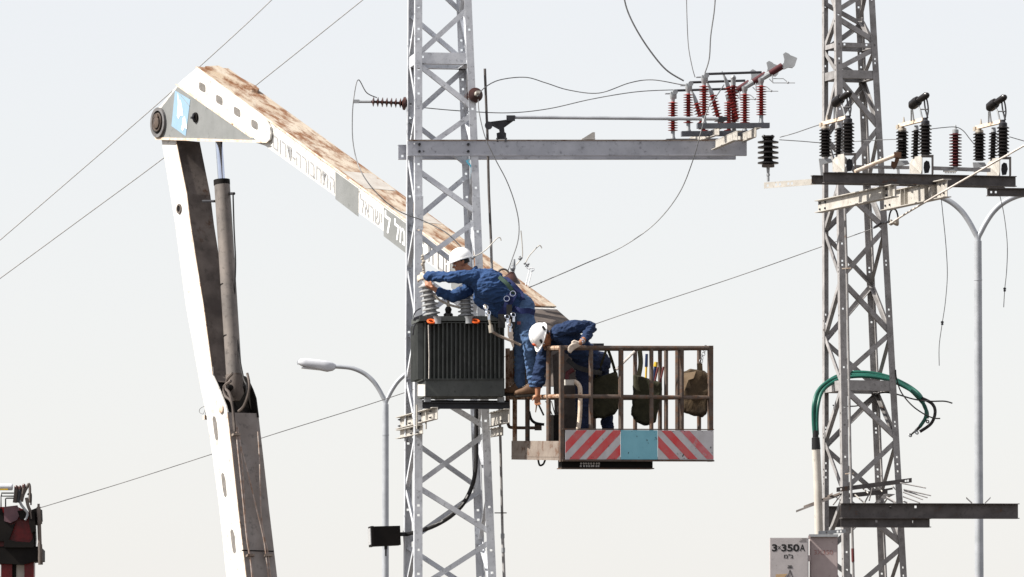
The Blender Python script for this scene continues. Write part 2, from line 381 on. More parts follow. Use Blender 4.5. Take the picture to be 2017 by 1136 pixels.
for p0, p1 in ((88, 97), (142, 158), (752, 772)):
    for l1, l2 in (('FL', 'FR'), ('BL', 'BR'), ('FL', 'BL'), ('FR', 'BR')):
        TR.strut(l1, l2, p0, p1, tr, steel_dk, [(.2, .6), (.75, .6)] if (p0 < 100 and l1+l2 == 'FLFR') else [])

# ------------------------------------------------------------------ profiles
def channel(mb, A, B, back, h, fl=.07, t=.009, holes=(), hs=.03):
    """channel iron, web in the vertical plane through A-B (top edge), flanges towards `back`"""
    strip(mb, A-Z*h, B-Z*h, Z, h, back, t, holes, hs)
    mb.bar(A, B, back, Z, fl, t, fl/2-.003, t/2+.0005); mb.bar(A-Z*h, B-Z*h, back, Z, fl, t, fl/2-.003, -t/2-.0005)
def ibeam(mb, A, B, h, fl=.1, t=.011):
    d = (B-A).normalized(); sd = d.cross(Z).normalized(); up = sd.cross(d)
    mb.bar(A, B, sd, up, fl, t, 0, h/2-t/2); mb.bar(A, B, sd, up, fl, t, 0, -h/2+t/2); mb.bar(A, B, sd, up, t*.8, h-2*t-.001)
def along(tw, px0, py0, px1, py1, y0):
    """two points of a horizontal member parallel to a tower's front face, y0 = depth of its first end"""
    a = P(px0, py0, y0); d = ray(px1, (py0+py1)/2)
    b = plane_hit(px1, py1, a, tw.w); return a, b

# ---- crossarm of the near tower
yA = TL.pt('FL', 290).y - .03
ca = thing('crossarm', 'long grey channel crossarm bolted across the pale tower', 'crossarm', P(818, 300, 0))
A, B = along(TL, 804, 277, 1471, 277, yA)
L = (B-A).length
mb = MB(); channel(mb, A, B, TL.w, m(28, 0), .075, .009, [(.018, .8), (.026, .8), (.034, .8), (.08, .8), (.16, .8), (.045, .25), (.08, .22)], .022); obj('channel', mb, steel_beam, ca)
mb = MB(); mb.bar(A, B, TL.w, Z, .006, .016, -.006, .006); obj('rusty_edge', mb, kick, ca)
yB = TL.pt('BL', 290).y + .05
A2, B2 = along(TL, 785, 286, 1450, 286, yB)
mb = MB(); channel(mb, A2+TL.w*.02, B2+TL.w*.02, TL.w, m(26, 1), .075, .009, [(.012, .2), (.012, .8)], .03); obj('channel', mb, steel_beam, ca)
for px in (826, 922):
    for py in (284, 298):
        q = plane_hit(px, py, A, TL.w); mb = MB(); mb.lathe(q-TL.w*.02, TL.w, [(.018, -.004), (.018, .02)], 6); mb.lathe(q-TL.w*.035, TL.w, [(.009, 0), (.009, .016)], 6); obj('bolt', mb, dark, ca)
mb = MB(); q0 = plane_hit(1146, 275.5, A+TL.w*.04, TL.w)+Z*.012
mb.prism([q0, q0+TL.u*.17, q0+TL.u*.17+Z*.09, q0+TL.u*.14+Z*.09], TL.w*.012); mb.box(q0+TL.u*.09+TL.w*.04+Z*.006, TL.u, TL.w, Z, .17, .07, .01); obj('angle_bracket', mb, beam_lt, ca)

# ------------------------------------------------------------------ insulators
def shed_profile(rc, Rs, h, n, z0=0, thin=.25, tip=None):
    pr = [(rc, z0)]
    st = h/n
    for i in range(n):
        z = z0+st*(i+.5); Rr = Rs if not (tip and i % 2) else tip
        pr += [(rc, z-st*.30), (Rr, z-st*thin*.5), (Rr, z+st*thin*.1), (rc*1.15, z+st*.30)]
    pr.append((rc, z0+h)); return pr
def insulator(name, base, top, rc, Rs, n, mat, parent, thin=.25, seg=16, tip=None):
    base = Vector(base); top = Vector(top); mb = MB()
    mb.lathe(base, top-base, shed_profile(rc, Rs, (top-base).length, n, 0, thin, tip), seg)
    return obj(name, mb, mat, parent, smooth=35)

# ---- strain insulators of the near tower
t = thing('strain_insulator', 'dark ribbed strain insulator jutting sideways from the pale tower with a looped wire', 'insulator', P(800, 206, .3))
yI = .35
insulator('ribbed_body', P(793, 203, yI), P(731, 200, yI), .016, .062, 7, porc_brown, t, .2)
mb = MB(); mb.lathe(P(802, 204, yI), P(788, 203, yI)-P(802, 204, yI), [(.03, 0), (.085, .02), (.085, .05), (.02, .075)], 14); obj('end_bell', mb, porc_brown, t, 35)
mb = MB(); mb.tube([P(731, 200, yI), P(706, 200, yI)], .018, 8); mb.box(P(702, 199.5, yI), RT, Vector((0, 1, 0)), Z, .075, .03, .045); obj('clamp', mb, fit, t, 35)
mb = MB(); mb.tube([P(802, 204, yI), P(816, 203, yI)], .02, 8); obj('shackle', mb, fit, t, 35)
t = thing('strain_insulator', 'dark brown strain insulator seen end on beside the thin upright rod', 'insulator', P(930, 198, -.3))
o0 = P(931, 191, -.25); ax = Vector((.28, -.95, .12))
mb = MB(); mb.lathe(o0, ax, [(.02, -.2), (.08, -.14), (.085, -.10), (.05, -.08), (.09, -.02), (.092, .02), (.05, .04), (.092, .1), (.095, .14), (.06, .15), (.03, .17)], 18); obj('ribbed_body', mb, porc_brown, t, 35)
mb = MB(); mb.lathe(o0+ax.normalized()*.17, ax, [(.028, 0), (.035, .03), (.02, .07)], 10); mb.box(o0+ax.normalized()*.25+Z*.01, RT, Vector((0, 1, 0)), Z, .05, .06, .035); obj('clamp', mb, beam_lt, t, 35)
mb = MB(); mb.tube([o0-ax.normalized()*.2, P(922, 186, .05)], .015); obj('shackle', mb, fit, t)

# ------------------------------------------------------------------ disconnector switches with red insulators
def switch_unit():
    y = -0.55
    u = thing('disconnector_switch', 'x', 'switch', P(1444, 252, y), 'red insulator switches on the crossarm end')
    Q = lambda px, py, dy=0: P(px, py, y+dy)
    mb = MB(); a, b = P(1373, 248, y-.09), P(1515, 247, y+.05); mb.bar(a, b, TL.w, Z, .09, m(10)); obj('base_channel', mb, M('switch_base_grey', (.105,.11,.125), rough=.55) if not bpy.data.materials.get('switch_base_grey') else bpy.data.materials['switch_base_grey'], u)
    for px in (1387, 1499.5):
        dy = (px-1444)/155*.148
        p = insulator('post_insulator', Q(px, 228, dy), Q(px, 168, dy), .023, .066, 12, red_poly, u, .14)
        mb = MB(); mb.lathe(Q(px, 243, dy), Z, [(.034, 0), (.034, .012), (.026, .03), (.026, m(16))], 12); obj('foot', mb, fit, p, 35)
        mb = MB(); mb.lathe(Q(px, 168, dy), Z, [(.024, 0), (.026, .03), (.034, .04), (.042, m(14))], 12); obj('cap', mb, fit, p, 35)
    p = insulator('drive_insulator', Q(1452, 236, .02), Q(1434, 170, .02), .023, .064, 11, red_poly, u, .14)
    mb = MB(); mb.tube([Q(1434, 170, .02), Q(1430, 158, .02), Q(1422, 140, .02)], [.03, .022, .006], 8); obj('cap', mb, fit, p, 35)
    mb = MB(); mb.tube([Q(1392, 145.5, -.05), Q(1500, 142, .06)], .016, 8); obj('blade', mb, dark, u, 35)
    mb = MB(); mb.lathe(Q(1392, 148, -.09), TL.w, [(.034, 0), (.034, .09)], 12); mb.box(Q(1388, 155, -.03), TL.u, TL.w, Z, .075, .06, .09); obj('hinge', mb, fit, u, 35)
    # arc chute: elbow, dark red tube and grey shield
    e0, e1 = Q(1497, 158, .07), Q(1513, 148, .08)
    mb = MB(); mb.tube([Q(1499.5, 166, .07), Q(1497, 157, .07), Q(1506, 151, .08), Q(1516, 145, .08)], [.03, .034, .037, .037], 10); obj('elbow', mb, fit, u, 35)
    mb = MB(); mb.tube([Q(1516, 145, .08), Q(1541, 129.5, .1)], [.040, .043], 12); obj('chute_tube', mb, red_dk, u, 35)
    sh = [(1542.5, 106), (1547.5, 102.5), (1554, 105.5), (1557, 108.5), (1564, 111), (1570.5, 114), (1566, 128), (1561, 133), (1553, 132), (1544, 136), (1539, 129.5), (1544, 123), (1545, 116)]
    mb = MB(); mb.prism([Q(a, b, .06) for a, b in sh], (.0, .075, 0)); obj('arc_shield', mb, shield, u)
    mb = MB(); mb.tube([Q(1515, 155, .04), Q(1523, 163, .04), Q(1566, 163, .04)], .006, 6); mb.tube([Q(1523, 154.5, .06), Q(1543, 154.5, .06), Q(1552, 162, .05)], .006, 6); mb.ball(Q(1552, 162.5, .04), .016, 8, 5); mb.tube([Q(1521, 147, .05), Q(1522, 163, .04)], .008, 6); obj('arcing_horn', mb, fit, u, 35)
    mb = MB(); mb.box(Q(1376, 152, 0), TL.u, TL.w, Z, .05, .025, .014); mb.tube([Q(1371, 152, 0), Q(1388, 151, 0)], .009); obj('terminal', mb, fit, u, 35)
    return u
u3 = switch_unit()
u3['label'] = 'red insulator switch whose grey arc shield stands highest, nearest the crossarm end'
off = TL.w*1.12 + Vector((-.01, 0, 0))
u2 = copy_tree(u3, None, off); u2['label'] = 'middle red insulator switch between its two alike neighbours'
u1 = copy_tree(u3, None, off*2); u1['label'] = 'lowest red insulator switch, its post standing closest to the pale tower'
# extra upright drive insulator
t = thing('drive_insulator', 'tall red ribbed drive insulator standing on the lit switch bracket', 'insulator', P(1445, 256, -.45))
insulator('ribbed_body', P(1445.5, 241, -.45), P(1444.5, 168, -.45), .025, .068, 13, red_poly, t, .14)
mb = MB(); mb.lathe(P(1445.5, 257, -.45), Z, [(.035, 0), (.027, .02), (.027, m(16))], 12); obj('foot', mb, fit, t, 35)
mb = MB(); mb.lathe(P(1444.5, 168, -.45), Z, [(.03, 0), (.032, m(13)), (.038, m(15)), (.02, m(20))], 12); obj('cap', mb, fit, t, 35)
# lit brackets that carry the switches
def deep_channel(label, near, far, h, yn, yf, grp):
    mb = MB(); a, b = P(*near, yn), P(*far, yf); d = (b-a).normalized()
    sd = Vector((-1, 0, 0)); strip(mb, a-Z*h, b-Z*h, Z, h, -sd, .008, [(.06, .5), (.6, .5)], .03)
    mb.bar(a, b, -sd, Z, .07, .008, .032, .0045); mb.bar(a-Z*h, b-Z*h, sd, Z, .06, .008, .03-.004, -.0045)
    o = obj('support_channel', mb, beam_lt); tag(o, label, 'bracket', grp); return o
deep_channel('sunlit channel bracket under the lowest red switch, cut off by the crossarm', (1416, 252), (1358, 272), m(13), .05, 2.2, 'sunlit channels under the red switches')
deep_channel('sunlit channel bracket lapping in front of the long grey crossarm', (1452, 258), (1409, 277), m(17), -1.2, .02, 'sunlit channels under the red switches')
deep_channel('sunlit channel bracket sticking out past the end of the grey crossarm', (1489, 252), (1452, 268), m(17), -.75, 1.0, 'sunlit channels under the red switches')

# ------------------------------------------------------------------ switch linkage: upright rod, bell crank, long pipe
t = thing('switch_linkage', 'dark upright operating rod, bell crank and long pipe driving the red switches', 'linkage', P(995, 1136, .35)); t.location.z = 0
yL = .28
mb = MB(); pts = [P(955, 135, yL), P(957.5, 200, yL), P(960.5, 275, yL), P(963, 380, yL), P(967, 470, yL)]; mb.tube(pts, .019, 6); obj('upper_rod', mb, beam_dk, t)
mb = MB(); mb.tube([P(967, 470, yL), P(969, 540, yL), P(985, 840, yL), P(990, 1058, yL)], .017, 8); obj('lower_rod', mb, steel_dk, t, 35)
mb = MB(); q = P(990, 1058, yL); mb.tube([q, P(993, 1136, yL), Vector((P(1010, 1500, yL).x, yL, .0))], .02, 8); obj('foot_rod', mb, steel_dk, t, 35)
for py, px in ((1060, 990), (1088, 991)):
    mb = MB(); mb.lathe(P(px, py, yL), Z, [(.026, 0), (.026, .06)], 10); obj('coupling', mb, fit, t, 35)
mb = MB(); mb.bar(P(974, 1010, yL), P(998, 1010, yL), Vector((0, 1, 0)), Z, .04, .012); obj('guide', mb, beam_dk, t)
yC = yA+.20
bc = [(961, 240), (1001, 235), (1011, 238), (993, 251), (994, 260), (997, 262), (997, 274), (979, 274), (978, 262), (984, 260), (983, 255), (962, 244)]
mb = MB(); mb.prism([P(a, b, yC) for a, b in bc], (0, .02, 0)); obj('bell_crank', mb, dark, t)
mb = MB(); mb.box(P(1006, 232.5, yC-.02), RT, Vector((0, 1, 0)), Z, .11, .05, .07); obj('clamp', mb, dark, t)
mb = MB(); mb.lathe(P(962.5, 246.5, yC-.03), Vector((0, 1, 0)), [(.05, 0), (.05, .06)], 12); obj('clamp', mb, dark, t, 35)
mb = MB(); mb.box(P(988, 273, yC), RT, Vector((0, 1, 0)), Z, .14, .06, .012); mb.tube([P(980, 270, yC-.03), P(980, 279, yC-.03)], .012, 6); mb.tube([P(996, 270, yC-.03), P(996, 279, yC-.03)], .012, 6); obj('mounting', mb, dark, t)
mb = MB(); mb.tube([P(1008, 230.5, yC), P(1425, 234, yC+.3)], .024, 10); obj('pipe', mb, lamp_m, t, 35)
mb = MB(); mb.prism([P(a, b, yC+.27) for a, b in ((1415, 230), (1432, 229), (1433, 235), (1421, 241), (1414, 240))], (0, .07, 0)); obj('fork', mb, dark, t)

# ------------------------------------------------------------------ text
def text_part(body, BL, BR, TL_, mat, parent, name='lettering', nrm=None, bold=0.0):
    c = bpy.data.curves.new('t', 'FONT'); c.body = body; c.offset = bold
    o = bpy.data.objects.new('t', c); C.objects.link(o); bpy.context.view_layer.update()
    me = bpy.data.meshes.new_from_object(o.evaluated_get(bpy.context.evaluated_depsgraph_get()))
    bpy.data.objects.remove(o)
    xs = [v.co.x for v in me.vertices]; ys = [v.co.y for v in me.vertices]
    x0, x1, y0, y1 = min(xs), max(xs), min(ys), max(ys); ex, ey = BR-BL, TL_-BL
    mb = MB(); mb.add([BL+ex*((v.co.x-x0)/(x1-x0))+ey*((v.co.y-y0)/(y1-y0)) for v in me.vertices], [tuple(p.vertices) for p in me.polygons])
    bpy.data.meshes.remove(me)
    return obj(name, mb, mat, parent)

# ------------------------------------------------------------------ articulated boom
H = Vector((.5, -.8660254, 0)); MS = Vector((-.8660254, -.5, 0))     # heading of the boom's vertical plane, its sunlit side
S0 = P(387, 133, 8.6)
def Q(px, py, o=0.0): return plane_hit(px, py, S0+MS*o, MS)
bm_ = thing('boom_lift', 'white rust-topped articulated boom reaching behind the pale tower to the basket', 'boom', Q(520, 1400)); bm_.location.z = 0
T = .47
def cedge(px): return 133+(px-387)*.7305
def bedge(px): return 287+(px-523)*.768
def side_poly(pts, o=0.0): return [Q(a, b, o) for a, b in pts]
mb = MB(); mb.prism(side_poly([(392, cedge(392)), (1035, cedge(1035)), (1035, bedge(1035)-25), (523, bedge(523)), (505, 281), (470, 262), (400, 190), (362, 158)]), -MS*T); ub = obj('upper_boom', mb, white_p, bm_)
d_up = (Q(900, cedge(900))-Q(500, cedge(500))).normalized(); nup = d_up.cross(MS).normalized()
if nup.z < 0: nup = -nup
mb = MB(); A, B = Q(387, cedge(387), .012), Q(1030, cedge(1030), .012); mb.bar(A, B, -MS, nup, T+.024, .016, (T+.024)/2, .009); obj('top_plate', mb, rust_top, ub)
mb = MB(); mb.bar(A, B, -MS, nup, .012, .02, -.007, .007); obj('edge_flange', mb, cream, ub)
tp = lambda px, s: Q(px, cedge(px), .012)+nup*.0185-MS*s
for x0, x1 in ((664, 710), (772, 800)):
    mb = MB(); mb.prism([tp(x0+5, .03), tp(x1+5, .03), tp(x1+9, T-.005), tp(x0+9, T-.005)], nup*.003); obj('painted_band', mb, M('top_grey', (.40,.38,.35), (.33,.30,.27), 5, .8, rust=(.34,.18,.1), rthr=.6) if not bpy.data.materials.get('top_grey') else bpy.data.materials['top_grey'], ub)
mb = MB(); lug = [tp(395, .06), tp(452, .34), tp(456, .40), tp(452, .45), tp(444, .46), tp(391, .30)]; mb.prism(lug, nup*.05); obj('wear_pad', mb, rust_top, ub)
for x0, x1 in ((661, 706), (756, 835), (889, 912)):
    mb = MB(); mb.prism(side_poly([(x0, cedge(x0)+5), (x1, cedge(x1)+5), (x1, bedge(x1)-1), (x0, bedge(x0)-1)], .001), MS*.003); obj('painted_band', mb, grey_p, ub)
text_part('םורד-הרובחתה', Q(538, 292, .004), Q(659, 381, .004), Q(538, 264, .004), txt_grey, ub)
text_part('לארשי', Q(709, 416, .004), Q(752, 449, .004), Q(709, 380, .004), txt_grey, ub)
text_part('ל', Q(758, 455, .006), Q(769, 463, .006), Q(758, 413, .006), txt_white, ub, bold=.01)
text_part('למשחה', Q(777, 469, .006), Q(836, 514, .006), Q(777, 429, .006), txt_white, ub, bold=.01)
text_part('תרבח', Q(842, 514, .008), Q(887, 548, .008), Q(842, 474, .008), txt_grey, ub)
mb = MB(); mb.prism(side_poly([(1000, 592), (1030, 606), (1062, 634), (1080, 662), (1092, 760), (1040, 760), (1000, 660)], .015), -MS*(T+.03)); obj('shaded_jib', mb, boom_in, bm_)  # boom end; its dark brown paints in the shade lying on it
# elbow bracket
cheek = [(350, 166), (362, 155), (387, 134), (400, 144), (514, cedge(514)), (524, 237), (531, 250), (533, 262), (531, 274), (525, 280), (505, 278), (310, 272), (304, 262), (301, 246), (303, 228), (309, 214), (318, 206)]
mb = MB(); mb.prism(side_poly(cheek, .045), -MS*.03); ck = obj('cheek_plate', mb, white_p, bm_)
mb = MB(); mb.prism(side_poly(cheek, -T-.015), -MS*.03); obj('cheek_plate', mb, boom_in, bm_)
mb = MB(); mb.prism(side_poly([(351, 170), (505, 275.5), (318, 271), (309, 258), (307, 240), (311, 222), (320, 210)], .046), MS*.006); obj('grey_plate', mb, grey_p, ck)
mb = MB(); mb.prism(side_poly([(306, 270), (318, 270.5), (512, 276), (528, 279), (526, 281), (308, 275)], .05), MS*.012); obj('bottom_lip', mb, cream, ck)
mb = MB(); mb.prism(side_poly([(345, 165), (352, 166), (500, 271), (494, 271), (351, 171)], .052), MS*.004); obj('weld_bead', mb, cream, ck)
for cx, cy in ((398.5, 171.5), (432, 196.5), (467, 220), (501.5, 245)):
    pl = []
    for i in range(16):
        a = 2*math.pi*i/16; ca_, sa_ = math.cos(a), math.sin(a)
        ex = math.copysign(abs(ca_)**.5, ca_)*6.2; ey = math.copysign(abs(sa_)**.5, sa_)*8; pl.append((cx+ex, cy+ey+ex*.55))
    mb = MB(); mb.prism(side_poly(pl, .046), MS*.004); obj('plug_weld', mb, grey_slot, ck)
c0 = Q(313, 241, .06)
mb = MB(); mb.lathe(c0, MS, [(.20, -.03), (.21, 0), (.21, .03), (.165, .03), (.165, .0)], 28); obj('pivot_ring', mb, M('pivot_grey', (.17,.165,.165), (.11,.105,.105), 12, .5), ck, 35)
mb = MB(); mb.lathe(c0, MS, [(.163, .001), (.163, .012)], 24); obj('pivot_recess', mb, jet_black, ck)
mb = MB(); mb.lathe(c0, MS, [(.085, .012), (.085, .05), (.05, .06)], 14); mb.box(c0+MS*.04+Z*.09, H, MS, Z, .12, .03, .045); mb.torus(c0+MS*.03, MS, .12, .016); obj('pivot_pin', mb, M('pin_brown', (.10,.075,.06), (.05,.04,.035), 14, .5), ck, 35)
mb = MB(); mb.prism(side_poly([(345, 178), (375, 196), (366, 268), (338, 248)], .053), MS*.003); em = obj('emblem', mb, blue_l, bm_)
for pl in ([(350, 183), (354, 200), (356, 196), (359, 213), (361, 228), (355, 227), (352, 234), (349, 228), (351, 205)], [(360, 233), (364, 228), (367, 243), (368, 254), (364, 250), (360, 258), (357, 252), (359, 246)]):
    mb = MB(); mb.prism(side_poly(pl, .057), MS*.003); obj('emblem_mark', mb, txt_white, em)
mb = MB(); mb.tube([Q(353, 184, .06), Q(373, 209, .06)], .004, 4); obj('emblem_line', mb, grey_p, em)
mb = MB(); q = Q(386, 231, .055); mb.lathe(q, MS, [(.07, 0), (.07, .02)], 14); obj('inspection_hole', mb, jet_black, ck); mb = MB(); mb.tube([q+MS*.02-Z*.05, q+MS*.05, q+MS*.03+Z*.05], .02, 6); mb.box(q+MS*.03-H*.05, H, MS, Z, .06, .03, .03); obj('shackle', mb, dark, ck)
# lower boom (upper part narrow, lower part a deep box)
T2, T3 = .37, .48
Lf = [(318, 274), (345, 440), (366, 600), (391, 740), (407, 832)]
Rt = [(347, 277), (368, 382), (375, 440), (386, 510), (402, 609), (419, 739)]
lbp = Lf[:4] + [(394, 752), (423, 752)] + Rt[::-1]
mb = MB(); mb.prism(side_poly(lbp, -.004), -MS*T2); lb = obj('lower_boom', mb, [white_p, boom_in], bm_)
for p in lb.data.polygons:  # faces off the sunlit side painted dark brown, shade put into the colour
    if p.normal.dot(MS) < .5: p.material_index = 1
low = [(391, 738), (394, 752), (407, 832), (419, 900), (432, 1000), (446, 1136), (508, 1720), (556, 1720), (485, 1136), (469, 1000), (458, 900), (447, 806), (440, 806)]
cut = [(391, 738), (394, 752), (407, 832), (440, 806), (447, 806), (436, 775), (419, 737), (405, 730)]
mb = MB(); mb.prism(side_poly([(407, 820), (419, 900), (432, 1000), (446, 1136), (508, 1720), (556, 1720), (485, 1136), (469, 1000), (458, 900), (448, 812)], 0), -MS*T3); b2 = obj('boom_base_section', mb, [white_p, boom_front, jet_black], bm_)
for p in b2.data.polygons:  # shade painted in: faces off the sunlit side darker, top face black
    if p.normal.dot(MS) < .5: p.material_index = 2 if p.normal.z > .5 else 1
ck2 = [(388, 722), (393, 752), (407, 819.6), (448, 811.6), (445, 800), (434, 772), (419, 739), (417.5, 722)]
mb = MB(); mb.prism(side_poly(ck2, .002), -MS*.02); obj('pocket_cheek', mb, white_p, bm_)
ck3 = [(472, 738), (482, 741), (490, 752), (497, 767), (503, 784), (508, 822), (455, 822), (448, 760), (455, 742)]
mb = MB(); mb.prism(side_poly(ck3, -T3+.027), -MS*.02); obj('pocket_cheek', mb, jet_black, bm_)
mb = MB(); mb.prism(side_poly([(398, 742), (421, 742), (436, 785), (446, 822), (409, 826)], -.03), -MS*(T3-.08)); obj('pocket_back', mb, jet_black, bm_)
mb = MB(); mb.prism(side_poly([(350, 376), (369, 386), (384, 500), (360, 480)], -.003), -MS*.001)
mb = MB(); fa, fb = Q(369, 390, -.03), Q(381, 478, -.03); mb.prism([fa+H*.004, fb+H*.004, fb+H*.004-MS*(T2-.06), fa+H*.004-MS*(T2-.06)], H*.003); obj('dark_patch', mb, jet_black, lb)  # near-black patch on the boom's front face below the elbow
mb = MB(); q = Q(353, 411, .002); mb.lathe(q, MS, [(.068, -.01), (.068, .012), (.045, .012), (.045, -.02)], 18); obj('bushing', mb, boom_in, lb, 35)
mb = MB(); mb.lathe(q, MS, [(.044, .0), (.044, .004)], 16); obj('bore', mb, jet_black, lb)
mb = MB(); q = Q(437, 805, .004); mb.lathe(q, MS, [(.06, 0), (.06, .02), (.03, .03)], 12); obj('pin', mb, cream, b2, 35)
for cx, cy in ((424, 843), (441, 955), (459, 1066)):
    pl = [(cx-5, cy-20), (cx-3, cy-24), (cx, cy-22), (cx+3, cy-10), (cx+5.5, cy+19), (cx+4, cy+24), (cx+1, cy+22), (cx-2, cy+8)]
    mb = MB(); mb.prism(side_poly(pl, .001), MS*.004); obj('plug_weld', mb, grey_slot, b2)
for pl in ([(347, 279), (368, 382), (375, 440), (386, 510), (402, 609), (419, 737)], [(448, 814), (458, 900), (469, 1000), (485, 1136), (520, 1430)]):
    mb = MB(); mb.tube([Q(a, b, .002) for a, b in pl], .009, 6); obj('rusty_edge', mb, cream, lb if pl[0][1] < 300 else b2)
# cylinder
mid = -T2/2
cyl = [(432, 278, 7), (438, 357, 7), (437.5, 357, 15.2), (452, 560, 15.6), (461, 735, 16.5)]
mb = MB(); mb.tube([Q(431, 276, mid), Q(437, 360, mid)], m(7.2, 8), 14); obj('piston_rod', mb, chrome, bm_, 35)
mb = MB(); mb.tube([Q(437, 356, mid), Q(461, 738, mid)], m(15.6, 8), 20); cy = obj('cylinder', mb, barrel, bm_, 35)
mb = MB(); a, b = Q(436.6, 354, mid), Q(437.2, 364, mid); mb.tube([a, b], m(16.3, 8), 20); obj('gland', mb, jet_black, cy, 35)
for px, py in ((449, 559), (455.5, 660)):
    mb = MB(); mb.tube([Q(px, py, mid), Q(px+.2, py+2.5, mid)], m(16.2, 8), 20); obj('band', mb, jet_black, cy, 35)
mb = MB(); q = Q(461, 738, mid); mb.tube([q, Q(464, 775, mid), Q(465, 790, mid)], [.12, .12, .05], 14); obj('clevis', mb, boom_in, cy, 35)
mb = MB(); mb.lathe(Q(466, 764, mid)+MS*.15, MS, [(.05, -.3), (.05, 0), (.03, .01)], 12); obj('clevis_pin', mb, jet_black, cy, 35)
hs = [[(459, 380), (461, 450), (464, 520), (462, 600), (470, 690), (480, 745), (486, 760), (484, 790)], [(458, 735), (447, 748), (445, 765), (452, 775), (458, 800), (460, 830), (462, 850)], [(455, 750), (441, 762), (444, 780), (455, 790), (460, 815), (463, 850)], [(487, 735), (491, 755), (489, 775), (480, 800), (470, 810)]]
for i, pl in enumerate(hs):
    mb = MB(); mb.tube(smooth_path([Q(a, b, .02 if i else -T2*.6) for a, b in pl], 4), .012 if i == 0 else .02, 6); obj('hose', mb, black if i == 0 else boom_in, bm_, 35)
mb = MB(); mb.tube([Q(400, 396, -.10), Q(423, 396, -.10)], .02, 6); mb.tube([Q(452, 381, -.25), Q(461, 381, -.25)], .022, 6); obj('hose_fitting', mb, dark, cy)
def fp(px, py): # point just in front of the base section's shaded face
    f = H; q = plane_hit(px, py, Q(460, 900)+H*.03 if py < 1300 else Q(460, 900), (Vector((0, 0, 1))*0+Hn)); return q
dlow = (Q(485, 1136)-Q(458, 900)).normalized(); Hn = MS.cross(dlow).normalized()
if Hn.dot(H) < 0: Hn = -Hn
for pl in ([(464, 830), (468, 880), (478, 980), (486, 1060), (490, 1085), (494, 1110), (500, 1180)], [(468, 840), (472, 870), (488, 930), (505, 1000), (515, 1040), (523, 1085), (533, 1180)], [(508, 850), (512, 920), (514, 1010), (521, 1060), (527, 1085), (538, 1180)], [(472, 860), (478, 930), (484, 1030), (491, 1085), (505, 1180)]):
    mb = MB(); mb.tube(smooth_path([fp(a, b) for a, b in pl], 4), .011, 6); obj('hydraulic_pipe', mb, M('pipe_pale', (.36,.31,.28), (.22,.14,.1), 12, .5) if not bpy.data.materials.get('pipe_pale') else bpy.data.materials['pipe_pale'], b2, 35)
for px, py in ((465, 856), (493, 1094), (528, 1094)):
    mb = MB(); q = fp(px, py); mb.box(q, MS, Hn, Z, .11, .06, .03); obj('pipe_clamp', mb, kick, b2)
mb = MB(); a, b = fp(478, 1083)-Hn*.02, fp(540, 1085)-Hn*.02; mb.bar(a, b, Hn, Z, .02, .012); obj('seam', mb, jet_black, b2)
mb = MB(); mb.tube(smooth_path([Q(a, b, -.1) for a, b in ((402, 800), (394, 805), (393, 812), (400, 815), (405, 806), (404, 822))], 5), .004, 5); obj('loose_wire', mb, wire_t, b2)
mb = MB(); mb.box(Q(405, 822, -.1), H, MS, Z, .05, .06, .06); obj('lug', mb, cream, b2)

# ------------------------------------------------------------------ transformer
yT = -1.42
tx = thing('transformer', 'dark green finned transformer on the tower platform with grey bushings on top', 'transformer', P(905, 781, yT+.35))
def TP(px, py, dep=0.0):                       # point on the transformer's front plane, moved back by dep
    return plane_hit(px, py, P(833, 700, yT), TL.w) + TL.w*dep
DEP = .72
mb = MB(); a, b, c_, d_ = TP(834, 634), TP(995, 634), TP(995, 748), TP(834, 748); mb.prism([a+TL.w*.07, b+TL.w*.07, c_+TL.w*.07, d_+TL.w*.07], TL.w*(DEP-.14)); obj('tank', mb, tr_side, tx)
mb = MB(); mb.prism([TP(838, 748, .01), TP(994, 748, .01), TP(994, 780, .01), TP(838, 780, .01)], TL.w*(DEP-.02)); obj('lower_tank', mb, tr_side, tx)
mb = MB(); mb.prism([TP(826, 622.5, -.02), TP(1000, 622.5, -.02), TP(1000, 632, -.02), TP(826, 632, -.02)], TL.w*(DEP+.04)); obj('lid', mb, tr_side, tx)
n = 19
for i in range(n):
    px = 838+i*(154/(n-1)); a = TP(px, 636); b = TP(px, 746)
    mb = MB(); mb.bar(a, b, TL.u, TL.w, .018, .075, 0, .035); obj('fin', mb, tr_green, tx)
for i in range(11):
    dd = .05+i*.062; a = TP(833.5, 636, dd); b = TP(833.5, 746, dd)
    mb = MB(); mb.bar(a, b, TL.u, TL.w, .07, .018, -.03, 0); obj('fin', mb, tr_side, tx)
for py in (635, 746.5):
    mb = MB(); mb.bar(TP(836, py, .02), TP(994, py, .02), TL.w, Z, .05, .014); obj('fin_rail', mb, tr_green, tx)
mb = MB(); mb.prism([TP(827, 755, .2), TP(836.5, 757, .0), TP(836.5, 780, .0), TP(827, 778, .2)], TL.u*.012); obj('name_plate', mb, plate_m, tx)
for px in (845, 990):
    mb = MB(); mb.prism([TP(px-6, 780.5, .1), TP(px+6, 780.5, .1), TP(px+6, 791, .1), TP(px-6, 791, .1)], TL.w*.1); obj('foot', mb, fit, tx)
def bushing(bp, tp_, r, parent):
    b = insulator('bushing', bp, tp_, m(9.5), m(r), 7, porc_grey, parent, .35, 18)
    ax = (bp-tp_).normalized(); mb = MB(); mb.lathe(bp+ax*.06, -ax, [(.08, 0), (.08, .05), (.062, .075)], 14); obj('flange', mb, fit, b, 35)
    return b
b1 = bushing(P(851, 622, -1.06), P(840, 558, -1.06), 17, tx)
mb = MB(); mb.tube([P(840, 558, -1.06), P(836, 545, -1.06), P(834, 520, -1.06), P(833, 500, -1.06)], [.03, .02, .016, .01], 8)
